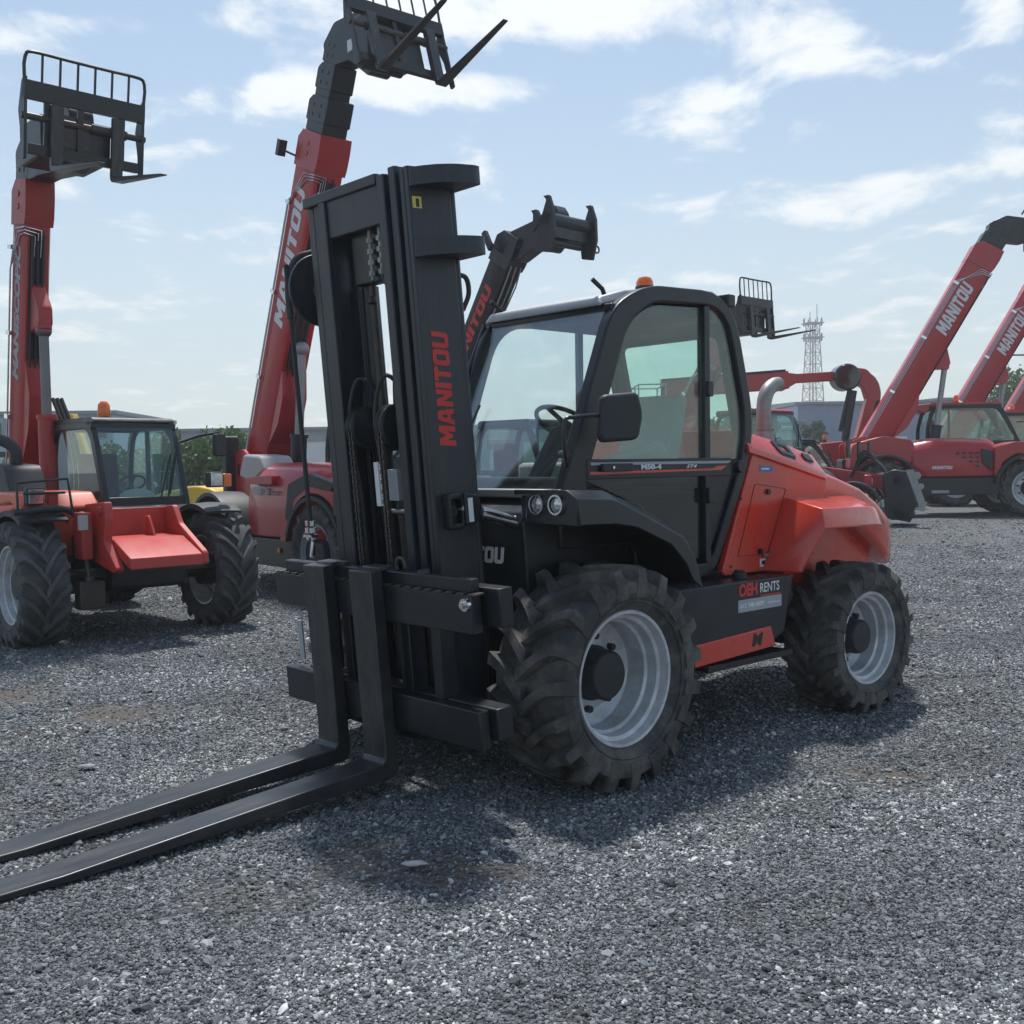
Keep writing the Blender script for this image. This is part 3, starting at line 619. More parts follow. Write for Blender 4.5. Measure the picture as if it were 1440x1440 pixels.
    # tilt-cylinder bracket on the side plate
    for s in (1, -1):
        b = mb(); b.ring(rpoly([(-.045, 1.33), (-.14, 1.33), (-.14, 1.51), (-.045, 1.51)], .02), rpoly([(-.06, 1.36), (-.125, 1.36), (-.125, 1.48), (-.06, 1.48)], .015), 'y', s*.44, s*.51)
        b.box(-.12, -.065, *sorted((s*.44, s*.465)), 1.35, 1.49); b.prism(rpoly([(-.13, 1.34), (-.22, 1.36), (-.24, 1.42), (-.22, 1.49), (-.13, 1.51)], .02), 'y', s*.445, s*.53)
        tb = bd(b, 'tilt_bracket', M_BLACK, mast, bevel=.008)
        if s > 0:
            b = mb(); b.lathe([(.465, .028), (.477, .028), (.477, .012), (.471, .010), (.471, .001)], 20, (-.092, 0, 1.42)); bd(b, 'bolt', M_STEEL, tb)
            b = mb(); b.box(-.175, -.145, .50, .533, 1.36, 1.48); bd(b, 'sticker', M_WHITE, tb)
    # ---- carriage
    yo = .08
    b = mb()
    b.box(.165, .225, yo - .86, yo + .86, .905, 1.085)
    b.box(.15, .20, yo - .78, yo + .84, 1.09, 1.155)
    b.box(.165, .225, yo - .84, yo + .855, .36, .545); b.box(.06, .155, yo - .70, yo + .90, .40, .55)
    b.box(.06, .14, yo - .80, yo + .96, .93, 1.11)
    for y in (-.5, -.26, .26, .5): b.box(.07, .17, yo + y - .035, yo + y + .035, .35, 1.09)
    for y in (-.20, .20): b.box(-.02, .09, y - .03 + (.0), y + .03, .40, 1.08)
    b.box(.10, .17, yo - .30, yo + .34, .30, .38)
    car = bd(b, 'fork_carriage', M_BLACK, P, bevel=.006)
    b = mb()
    for k in range(22):
        y = yo - .84 + k * .08
        b.box(.168, .227, y, y + .05, 1.084, 1.094)
    bd(b, 'notch_rail', M_STEEL, car, bevel=.002)
    b = mb(); b.cyl((.225, yo + .83, 1.045), (.245, yo + .83, 1.045), .030, n=20); b.cyl((.245, yo + .83, 1.045), (.262, yo + .83, 1.045), .016, n=6); b.build; bd(b, 'bolt', M_CHROME, car)
    b = mb(); b.tube([(.15, .33 + .035*math.cos(q), 1.175 + .04*math.sin(q)) for q in [PI*k/8 - .3 for k in range(11)]], .009, 8); bd(b, 'lifting_eye', M_STEEL, car)
    b = mb(); b.box(.16, .20, -.18, -.10, 1.155, 1.175); bd(b, 'stop', M_STEEL, car)
    b = mb(); b.cyl((.18, .55, 1.15), (.18, .55, 1.175), .03); bd(b, 'cap', M_STEEL, car)
    b = mb(); b.box(.22, .24, .10, .16, .545, .58); bd(b, 'bracket', M_GALV, car)
    b = mb(); b.box(.15, .16, -.70, -.655, .58, .80); bd(b, 'load_plate', M_DGREY, car)
    for y0, in ((-.335,), (.095,)):
        y1 = y0 + .185
        b = mb(); L = 2.35; hz = .198
        prof = [(.232, 1.165), (.232, hz - .03), (.25, hz - .075), (.29, hz - .085), (1.9, hz - .028), (.29 + L, hz + .020), (.29 + L, hz + .034), (1.9, hz + .006), (.33, hz), (.312, hz + .02), (.305, hz + .10), (.305, 1.165)]
        n = len(prof); vs = []
        for k, yy in enumerate((y0, y1)):
            for i, (x, z) in enumerate(prof):
                vs.append((x, yy if i not in (5, 6) else (y0 + .03 if k == 0 else y1 - .03), z))
        b.add(vs, [tuple(range(n)), tuple(range(2*n - 1, n - 1, -1))] + [(i, i + n, (i+1) % n + n, (i+1) % n) for i in range(n)])
        b.box(.15, .235, y0 + .02, y1 - .02, 1.15, 1.175); b.box(.19, .234, y0 + .02, y1 - .02, .32, .36)
        yaw = Matrix.Translation(Vector((.3, (y0+y1)/2, 0))) @ Matrix.Rotation(R_(1.0), 4, 'Z') @ Matrix.Translation(Vector((-.3, -(y0+y1)/2, 0)))
        b.xf(yaw)
        bd(b, 'fork', M_FORK, car, bevel=.006)

forklift()
# ================================================================== telescopic handlers
def arc_fender(P, x, y0, y1, z, R, a0, a1, m, t=.02, lip=.05):
    b = MB(); n = 14; secs = []
    for k in range(n + 1):
        q = a0 + (a1 - a0) * k / n; c, s = math.cos(q), math.sin(q)
        f = lambda r, y: (x + r*c, y, z + r*s)
        ya, yb = sorted((y0, y1))
        secs.append([f(R, ya), f(R + t*.6, (ya+yb)/2), f(R, yb), f(R - lip, yb + (.01 if yb == y1 else 0)), f(R - t, yb - .02), f(R - t, ya + .02), f(R - lip, ya)])
    b.loft(secs); return b.build('fender', m, P, smooth=50)

def fork_head(P, x, z, tilt, width=1.25, h=.98, y0=0., fy=.42, fl=1.15, back=.34, mt=None, parent=None, bars=8, fw=.12):
    """fork carriage; (x, z) is the heel of the forks in the machine's frame, tilt the pitch of the blades"""
    mt = mt or M_BLACK
    T = Matrix.Translation(Vector((x, y0, z))) @ Matrix.Rotation(-R_(tilt), 4, 'Y')
    w = width / 2
    b = MB()
    b.box(-.10, -.03, -w, w, h - .20, h - .02)
    b.box(-.10, -.04, -w + .05, w - .05, .12, .22)
    for s in (-1, 1):
        b.prism(rpoly([(-.04, h + .02), (-.12, h - .02), (-.20, h - .30), (-.12, h - .55), (-.10, .06), (-.03, .06), (-.03, h - .5)], .02), 'y', *sorted((s*w, s*(w - .03))))
    for y in (-w*.62, -.05, w*.62): b.box(-.09, -.05, y - .03, y + .03, .14, h - .1)
    b.box(-.11, -.09, -w*.55, w*.45, .2, h - .3)
    b.xf(T); c = b.build('fork_carriage', mt, parent or P, bevel=.006)
    b = MB(); b.cyl((-.07, -w - .02, h - .36), (-.07, w + .02, h - .36), .035); b.cyl((-.07, w*.1, h - .36), (-.07, w*.7, h - .36), .05)
    b.box(-.16, -.08, -.30, .06, .25, h - .28); b.xf(T); b.build('fork_shaft', M_STEEL, c)
    b = MB()
    b.tube([(-.06, -w + .01, h - .04), (-.055, -w, h + back*.5)] + smooth_path([(-.05, -w + .01, h + back*.8), (-.05, -w + .07, h + back), (-.05, -w*.3, h + back), (-.05, w*.3, h + back), (-.05, w - .07, h + back), (-.05, w - .01, h + back*.8)], 4) + [(-.055, w, h + back*.5), (-.06, w - .01, h - .04)], .017, 8)
    for k in range(1, bars - 1):
        y = -w + 2*w*k/(bars - 1); b.beam((-.06, y, h - .04), (-.055, y, h + back - .005), .022, .012)
    b.xf(T); b.build('load_backrest', mt, c)
    for s in (-1, 1):
        b = MB(); yy = s*fy
        b.prism(rpoly([(-.02, h - .22), (-.02, .01), (.02, -.03), (fl, -.012), (fl, .0), (.05, .025), (.028, .05), (.028, h - .22)], [.01, .04, .03, .01, .01, .03, .02, .01]), 'y', yy - fw/2, yy + fw/2)
        b.v = [(X, yy + (Y - yy) * (1 - .45 * max(0, X - fl*.75) / (fl*.25)), Z) for X, Y, Z in b.v]
        b.cyl((-.07, yy - fw/2, h - .36), (-.07, yy + fw/2, h - .36), .055); b.box(-.07, .01, yy - .04, yy + .04, h - .40, h - .30)
        b.xf(T); b.build('fork', M_FORK, c, bevel=.005)
    return c

def cab_part(P, x0, x1, ya, yb, z0, zb, zt, m=None, slant=.22, roofm=None, g=None):
    """glazed cab: x0 rear, x1 front at the belt, floor z0, belt zb, roof zt"""
    m = m or M_BLACK; g = g or M_GLASS
    hs = zt - zb
    o = rpoly([(x1 + .04, z0), (x1 + .06, zb), (x1 - slant, zt), (x0 + .12, zt), (x0, zb + hs*.4), (x0, z0)], [.05, .05, .22, .22, .1, .05], 5)
    i = rpoly([(x1 - .10, zb + .04), (x1 - .06, zb + .10), (x1 - slant - .09, zt - .08), (x0 + .19, zt - .08), (x0 + .08, zb + hs*.4), (x0 + .08, zb + .04)], [.05, .03, .16, .16, .1, .05], 5)
    b = MB(); b.ring(o, i, 'y', ya, ya + .06); b.ring(o, i, 'y', yb - .06, yb)
    b.box(x0 + .02, x1 - .05, ya + .05, yb - .05, z0, zb - .05)
    b.beam((x1 - slant - .03, ya, zt - .05), (x1 - slant - .03, yb, zt - .05), .07, .07); b.beam((x0 + .12, ya, zt - .05), (x0 + .12, yb, zt - .05), .08, .07)
    b.beam((x1 + .0, ya, zb + .02), (x1 + .0, yb, zb + .02), .07, .09); b.beam((x0 + .04, ya, zb + .02), (x0 + .04, yb, zb + .02), .07, .09)
    b.box(x0 + (x1 - x0)*.36, x0 + (x1 - x0)*.36 + .05, yb - .055, yb - .008, zb, zt - .04)
    c = b.build('cab', m, P, bevel=.012)
    b = MB(); b.prism(rpoly([(x1 - slant + .02, zt - .01), (x1 - slant - .03, zt + .045), (x0 + .1, zt + .05), (x0 + .04, zt - .01)], .03), 'y', ya + .02, yb - .02)
    b.build('roof', roofm or m, c, bevel=.015)
    for y in (ya + .02, yb - .03):
        b = MB(); b.prism(i, 'y', y, y + .006); b.build('side_window', g, c)
    b = MB()
    p = [(x1 + .03, ya + .05, zb + .05), (x1 + .03, yb - .05, zb + .05), (x1 - slant + .02, yb - .05, zt - .07), (x1 - slant + .02, ya + .05, zt - .07)]
    d = Vector((.006, 0, .002)); b.add([Vector(q) for q in p] + [Vector(q) - d for q in p], [(0, 1, 2, 3), (7, 6, 5, 4), (0, 4, 5, 1), (1, 5, 6, 2), (2, 6, 7, 3), (3, 7, 4, 0)])
    w = b.build('windscreen', g, c)
    b = MB(); ym = (ya + yb)/2
    b.beam((x1 + .06, yb - .26, zb + .05), (x1 - slant*.45 + .05, yb - .10, zb + hs*.62), .014, .012); b.beam((x1 + .06, yb - .34, zb + .05), (x1 - slant*.4 + .05, yb - .17, zb + hs*.58), .014, .012)
    b.beam((x1 - slant*.55 + .05, yb - .07, zb + hs*.68), (x1 - .05 + .07, yb - .22, zb + hs*.1), .02, .012); b.build('wiper', M_BLACK, w)
    b = MB(); b.box(x0 + .2, x0 + .62, ym - .2, ym + .24, zb - .05, zb + .02); b.prism(rpoly([(x0 + .18, zb), (x0 + .30, zb), (x0 + .24, zb + hs*.62), (x0 + .14, zb + hs*.62)], .03), 'y', ym - .2, ym + .22)
    b.build('seat', M_SEAT if roofm else M_SEATDK, c, bevel=.03)
    b = MB(); b.box(x1 - .30, x1 - .04, ya + .1, yb - .1, zb - .1, zb + .06); b.ball((x1 - .22, ym, zb + .06), (.14, .2, .09))
    b.build('dashboard', M_LGREY if not roofm else M_PLAS, c, bevel=.02)
    b = MB(); b.tube([(.16*math.cos(q), .16*math.sin(q), 0) for q in [2*PI*k/20 for k in range(21)]], .013, 6); b.beam((-.15, 0, 0), (.15, 0, 0), .02, .012); b.cyl((0, 0, -.18), (0, 0, 0), .025)
    b.xf(Matrix.Translation(Vector((x1 - .38, ym, zb + .20))) @ Matrix.Rotation(R_(-35), 4, 'Y')); b.build('steering_wheel', M_PLAS, c)
    return c
M_REDB = mat('bracket_red_paint', (.50, .038, .028), .42, dirt=(.34, .08, .06), dirt_amt=.7, dscale=5)
M_GREYD = mat('dull_steel', (.16, .15, .16), .35, metal=.7)
M_SEATDK = mat('dark_red_seat', (.10, .02, .025), .8)

def boom(P, px, pz, ang, segs, y=0., mred=None, txt=None, txt_m=None, txt_at=.45, txt_h=.3, txt_l=1.6, pipes=True, hoses=True, clip=None):
    """segs: list of (start, end, width, height, material); lengths measured along the boom from the pivot"""
    a = R_(ang); u = Vector((math.cos(a), 0, math.sin(a))); n = Vector((-math.sin(a), 0, math.cos(a))); O = Vector((px, y, pz))
    M = Matrix(((u.x, 0, n.x, O.x), (0, 1, 0, O.y), (u.z, 0, n.z, O.z), (0, 0, 0, 1)))
    root = None
    for k, (s0, s1, w, h, m) in enumerate(segs):
        b = MB()
        if k == 0:
            sec = lambda t, hh, dz=0: [(t, -w/2 + .03, -hh/2 + dz), (t, -w/2, -hh/2 + .05 + dz), (t, -w/2, h/2 - .04), (t, -w/2 + .03, h/2), (t, w/2 - .03, h/2), (t, w/2, h/2 - .04), (t, w/2, -hh/2 + .05 + dz), (t, w/2 - .03, -hh/2 + dz)]
            b.loft([sec(s0, h*.7), sec(s0 + .35, h), sec(s1 - .45, h)], True)
            b.prism([(s1 - .50, -h/2 - .004), (s1 - .50, h/2 + .004), (s1 - .12, h/2 + .01), (s1, h/2 - .10), (s1, -h/2 - .012), (s1 - .2, -h/2 - .03), (s1 - .40, -h/2 - .025)], 'y', -w/2 - .012, w/2 + .012)
            for t in (s1 - .30, s1 - .16): b.cyl((t, -w/2 - .022, 0), (t, w/2 + .022, 0), .035, n=12)
            b.prism(rpoly([(s0 + .7, -h/2), (s0 + 1.1, -h/2 - .16), (s0 + 1.5, -h/2 - .16), (s0 + 1.9, -h/2)], .06), 'y', -w/2 + .03, w/2 - .03)
        else:
            b.box(s0, s1 - .20, -w/2, w/2, -h/2, h/2)
            b.prism(rpoly([(s1 - .34, -h/2 - .03), (s1 - .34, h/2 + .02), (s1 - .08, h/2 + .02), (s1, h/2 - .08), (s1, -h/2 - .03)], .03), 'y', -w/2 - .012, w/2 + .012)
            for t in (s1 - .25, s1 - .12):
                for z in (-h*.2, h*.22): b.cyl((t, -w/2 - .02, z), (t, w/2 + .02, z), .03, n=12)
        b.xf(M); o = b.build('boom' if k == 0 else 'boom_extension', m, root or P, bevel=.01)
        if k == 0: root = o
    s0, s1, w, h, m = segs[0]
    if pipes:
        b = MB()
        for q in (0, .035, .07):
            b.tube([(s0 + .2, -w/2 - .02 - q*.3, h/2 - .02 - q), (s1 - 1.0, -w/2 - .02 - q*.3, h/2 - .02 - q), (s1 - .62 + q, -w/2 - .02 - q*.3, -h*.25 + q), (s1 - .60 + q, -w/2 - .02, -h/2 - .035), (s1 - .62 + q, -w/2 + .10 + q, -h/2 - .04), (s1 - .85, -w/2 + .10 + q, -h/2 - .02)], .009, 6)
        for t in (.3, .55, .8): b.box(s0 + (s1 - s0)*t, s0 + (s1 - s0)*t + .05, -w/2 - .05, -w/2, h/2 - .11, h/2)
        b.xf(M); b.build('boom_pipes', M_CHROME, root)
    if hoses:
        b = MB()
        for q in (-.25, -.05, .15): b.tube([(s0 + .9, w*q, -h/2 - .03), (s1 - .7, w*q, -h/2 - .035), (s1 - .55, w*q, -h/2 - .01)], .014, 6)
        b.box(s0 + 1.9, s1 - .6, -w*.32, w*.24, -h/2 - .012, -h/2 + .01)
        b.xf(M); b.build('boom_hoses', M_PLAS, root)
    if txt:
        s = s0 + (s1 - s0)*txt_at
        t = (block_text(txt, txt_m or M_WHITE, root, (0, 0, 0), (1, 0, 0), (0, 0, 1), txt_h, txt_l, shear=.2) if txt == 'MANITOU' else text('lettering', txt, txt_m or M_WHITE, root, (0, 0, 0), (1, 0, 0), (0, 0, 1), height=txt_h, width=txt_l, bold=.05, shear=.25))
        for q in t.data.vertices: q.co = M @ (q.co + Vector((s, -w/2 - .003, -txt_h*.55)))
    return root, M

def ram(P, p0, p1, r=.07, f=.6, m=None, rodm=None):
    p0 = Vector(p0); p1 = Vector(p1); mid = p0.lerp(p1, f)
    b = MB(); b.cyl(p0, mid, r, n=20); b.cyl(mid, mid + (p1-p0).normalized()*.05, r*1.15, n=20)
    o = b.build('boom_ram', m or M_BLACK, P)
    b = MB(); b.cyl(mid, p1, r*.55, n=16); b.ball(p1, r*.9); b.build('ram_rod', rodm or M_CHROME, o)

def chassis(P, s=1., wb=2.9, R=.6, mt=None, nofront=False):
    b = MB(); b.prism(rpoly([(.45, .50), (.55, .95), (-.4, 1.0), (-wb + .3, .98), (-wb - .75, 1.25), (-wb - .75, .65), (-wb, .48)], .05), 'y', -.38, .38)
    ch = b.build('chassis', mt or M_BLACK, P, bevel=.012)
    for x in (0, -wb):
        b = MB(); b.cyl((x, -.80, R), (x, .80, R), .085); b.prism(rpoly([(x - .14, R - .14), (x + .14, R - .14), (x + .16, R + .1), (x - .16, R + .1)], .05), 'y', -.22, .22)
        b.ball((x, 0, R), (.2, .22, .2), 12, 8)
        for t in (-1, 1): b.beam((x - .16, t*.2, R + .05), (x - .16, t*.75, R + .02), .05, .05)
        b.build('axle', M_BLACK, P, bevel=.008)
    return ch
def hood(P, x0, x1, y0, y1, z0, z1, m, sk=True, drop=.10):
    """engine hood on the right: x0 rear, x1 front, y0 outside"""
    def sec(x, zt, yo, k=1):
        return [(x, y1, z0), (x, yo + .02, z0), (x, yo - .0, z0 + (zt - z0)*.35), (x, yo + .03, zt - .22), (x, yo + .11, zt - .08), (x, yo + .26, zt), (x, y1, zt + .01)]
    b = MB(); L = x1 - x0
    b.loft([sec(x0, z1 - .22, y0 + .20), sec(x0 + .08*L, z1 - .08, y0 + .07), sec(x0 + .3*L, z1, y0), sec(x0 + .7*L, z1 - .02, y0), sec(x0 + .92*L, z1 - drop, y0 + .03), sec(x1, z1 - drop*2.2, y0 + .10)])
    h = b.build('hood', m, P, bevel=.025, seg=3, smooth=50)
    if sk:
        b = MB(); b.prism(rpoly([(x0 - .02, z0 - .02), (x1 + .05, z0 - .02), (x1 + .02, z0 - .38), (x0 + .1, z0 - .38)], .04), 'y', y0 + .02, y1)
        b.build('sill', M_BLACK, P, bevel=.01)
    return h
def mirror(P, p0, p1, rz=0., s=1.):
    p0 = Vector(p0); p1 = Vector(p1)
    b = MB(); b.tube([p0, (p0 + p1)/2 + Vector((0, 0, .05)), p1 + Vector((0, 0, .06))], .013, 8); m = b.build('mirror', M_BLACK, P)
    b = MB(); b.prism(rpoly([(-.09*s, -.14*s), (.09*s, -.14*s), (.09*s, .14*s), (-.09*s, .14*s)], .03), 'x', -.035, .025); b.xf(Matrix.Translation(p1 + Vector((0, 0, -.08))) @ Matrix.Rotation(rz, 4, 'Z')); b.build('mirror_head', M_PLAS, m, bevel=.012)
def beacon(P, x, y, z, s=1.):
    b = MB(); b.lathe([(z - .02, .05*s), (z + .05*s, .05*s), (z + .055*s, .045*s)], 20, (x, y, 0), 'z'); o = b.build('beacon', M_BLACK, P)
    b = MB(); b.lathe([(z + .05*s, .055*s), (z + .10*s, .062*s), (z + .17*s, .055*s), (z + .20*s, .03*s), (z + .205*s, .001)], 20, (x, y, 0), 'z'); b.build('lens', M_AMBER, o)

def gooseneck(P, poly, y0, y1, m, plate=None):
    b = MB(); b.prism(rpoly(poly, .05, 3), 'y', y0, y1); o = b.build('boom_head', m, P, bevel=.012)
    return o

# ------------------------------------------------------------------ A: old handler at the left
def tele_a():
    P = thing('telescopic_handler', 'worn red telehandler on the far left with an upright boom and open red front bracket', 'telehandler', (-3.88, 10.75, 0), R_(-46), 'telehandlers parked in rows with raised booms')
    wheel(P, 0, -.98, .60, .36, .44, steer=R_(-3), nl=18, lugh=.055, curve=1.0, tm=M_TYREOLD, rm=M_RIM, lw=.055, depth=.45)
    wheel(P, 0, .98, .60, .36, .44, steer=R_(-3), nl=18, lugh=.055, curve=1.0, tm=M_TYREOLD, rm=M_RIM, lw=.055, depth=.45)
    for s in (1, -1): wheel(P, -2.75, s*.98, .60, .36, .44, nl=19, lugh=.042, curve=1.5, tm=M_TYREOLD, lw=.045, depth=.45)
    chassis(P, wb=2.75)
    # front bracket of red plate, empty
    b = MB()
    for ya, yb in ((-.50, -.42), (.30, .36)):
        if ya < 0: b.prism(rpoly([(.15, .95), (.15, 1.33), (.62, 1.36), (.66, 1.20), (.60, .98), (.86, .74), (.80, .70), (.4, .78)], .03), 'y', ya, yb)
        else: b.prism(rpoly([(.15, .95), (.15, 1.28), (.38, 1.30), (.50, 1.12), (.98, .86), (1.0, .74), (.4, .76)], .03), 'y', ya, yb)
    b.prism([(.2, 1.02), (.62, 1.0), (.98, .84), (1.0, .74), (.97, .735), (.60, .90), (.2, .95)], 'y', -.42, .30)
    b.box(.20, .23, -.42, .30, .9, 1.28); b.prism([(.30, .98), (.30, 1.2), (.36, 1.2), (.48, 1.0)], 'y', .05, .08)
    br = b.build('front_bracket', M_REDB, P, bevel=.008)
    b = MB(); b.cyl((.55, -.52, 1.27), (.55, -.40, 1.27), .045); b.box(.3, .5, -.66, -.56, .82, 1.26); b.build('pin', M_REDOLD, br, bevel=.01)
    b = MB(); b.box(.48, .52, -.69, -.61, 1.10, 1.24); b.build('number_plate', M_LGREY, br)
    b = MB(); b.cyl((.5, -.6, .55), (.42, -.60, .85), .025); b.cyl((.5, -.6, .5), (.47, -.6, .66), .05); b.box(.42, .56, -.72, -.48, .36, .62); b.build('stabiliser_ram', M_STEEL, P, bevel=.01)
    b = MB(); b.box(.1, .35, -.85, .85, .62, .70); b.box(.05, .30, -.55, .5, .48, .62); b.build('front_beam', M_BLACK, P, bevel=.02)
    # cab, dark inner panel
    cab_part(P, -2.05, -.62, .02, .98, .85, 1.30, 2.18, slant=.24)
    b = MB(); b.prism(rpoly([(-.7, .80), (-.1, .80), (-.15, 1.0), (-.52, 1.28), (-.7, 1.30)], .04), 'y', -.30, .92); b.build('front_panel', M_GLOSSB, P, bevel=.02)
    beacon(P, -1.45, .42, 2.20, 1.15)
    arc_fender(P, 0, .70, 1.10, .60, .69, R_(62), R_(158), M_PLAS); arc_fender(P, 0, -.72, -1.16, .60, .69, R_(60), R_(165), M_PLAS)
    arc_fender(P, -2.75, .74, 1.22, .60, .70, R_(20), R_(160), M_PLAS); arc_fender(P, -2.75, -.74, -1.22, .60, .70, R_(20), R_(160), M_PLAS)
    hd = hood(P, -2.3, -.45, -1.05, -.34, .78, 1.42, M_ORANGE, drop=.05)
    b = MB(); b.prism(rpoly([(-.6, 1.32), (-.05, 1.36), (.15, 1.25), (.22, 1.30), (.05, 1.45), (-.6, 1.46)], .04), 'y', -1.1, -.36); b.build('fender_panel', M_ORANGE, P, bevel=.03, seg=3)
    b = MB(); b.prism(rpoly([(-1.9, 1.35), (-.9, 1.35), (-1.1, 1.72), (-1.7, 1.75)], .08), 'y', -.80, -.42); b.tube(smooth_path([(-1.3, -.6, 1.7), (-1.3, -.62, 1.9), (-1.45, -.75, 2.0), (-1.6, -.9, 1.95)], 4), .06, 12); b.build('air_intake', M_PLAS, P, bevel=.03)
    for y in (-.98, .86):
        b = MB(); b.box(.16, .26, y - .08, y + .08, 1.34 + (.12 if y > 0 else 0), 1.50 + (.12 if y > 0 else 0)); l = b.build('headlight', M_PLAS, P, bevel=.015)
        b = MB(); b.box(.26, .268, y - .066, y + .066, 1.355 + (.12 if y > 0 else 0), 1.485 + (.12 if y > 0 else 0)); b.build('lens', M_LAMP, l, bevel=.01)
        b = MB(); yy = y + .16 if y > 0 else y + .18; b.box(.12, .20, yy - .05, yy + .05, 1.36 + (.1 if y > 0 else -.05), 1.5 + (.1 if y > 0 else -.05)); b.build('turn_signal', M_AMBER if y > 0 else M_REDOLD, l, bevel=.01)
    b = MB(); b.tube([(.30, -1.16, 1.25), (.30, -1.16, 1.55), (.30, -.70, 1.58), (.30, -.66, 1.25)], .014, 8); b.tube([(.28, -1.1, 1.45), (.28, -.72, 1.45)], .012, 8); b.build('lamp_guard', M_PLAS, P)
    b = MB(); b.tube(smooth_path([(.3, -1.2, 1.28), (.25, -.75, 1.30), (.2, -.55, 1.18), (.2, -.45, 1.05)], 5), .03, 8); b.build('hose', M_PLAS, P)
    mirror(P, (-.72, .95, 1.95), (-.50, 1.32, 2.0), R_(20), .9)
    root, M = boom(P, -2.74, 1.45, 81.0, [(-.35, 3.55, .30, .40, M_REDOLD), (3.3, 3.78, .24, .32, M_BLACK)], mred=M_REDOLD, txt='MANISCOPIC', txt_m=M_DGREY, txt_at=.42, txt_h=.17, txt_l=1.55)
    ram(P, (-1.95, -.02, 1.15), (-2.03, 0, 3.25), .10, .52, M_REDOLD, M_GREYD)
    b = MB(); b.cyl((-2.01, -.0, 3.25), (-2.01, 0, 3.38), .085); b.prism(rpoly([(-2.4, 3.2), (-2.4, 3.9), (-2.2, 3.85), (-1.94, 3.5), (-1.94, 3.3)], .04), 'y', -.08, .08); b.build('ram_bracket', M_REDOLD, root, bevel=.02)
    b = MB()
    for q in (0, .05, .10): b.tube(smooth_path([(-2.25, .16 + q, 2.5), (-2.1, .2 + q, 2.2), (-1.95, .22 + q, 1.8), (-1.9, .2 + q, 1.4), (-2.1, .2, 1.2)], 5), .022, 8)
    b.build('hose', M_PLAS, root)
    gooseneck(P, [(-2.35, 5.05), (-2.35, 5.3), (-2.1, 5.45), (-1.2, 5.55), (-.80, 5.42), (-.72, 4.88), (-1.05, 4.82), (-1.7, 4.9), (-1.95, 4.9)], -.13, .13, M_BLACK)
    b = MB(); b.box(-1.4, -.8, -.42, .26, 4.88, 5.30); b.cyl((-1.4, .1, 4.95), (-.8, .1, 4.95), .08); b.build('quick_hitch', M_BLACK, P, bevel=.02)
    fork_head(P, -.62, 4.70, -8, width=1.24, h=.84, y0=-.04, fy=.31, fl=1.1, back=.25)
tele_a()

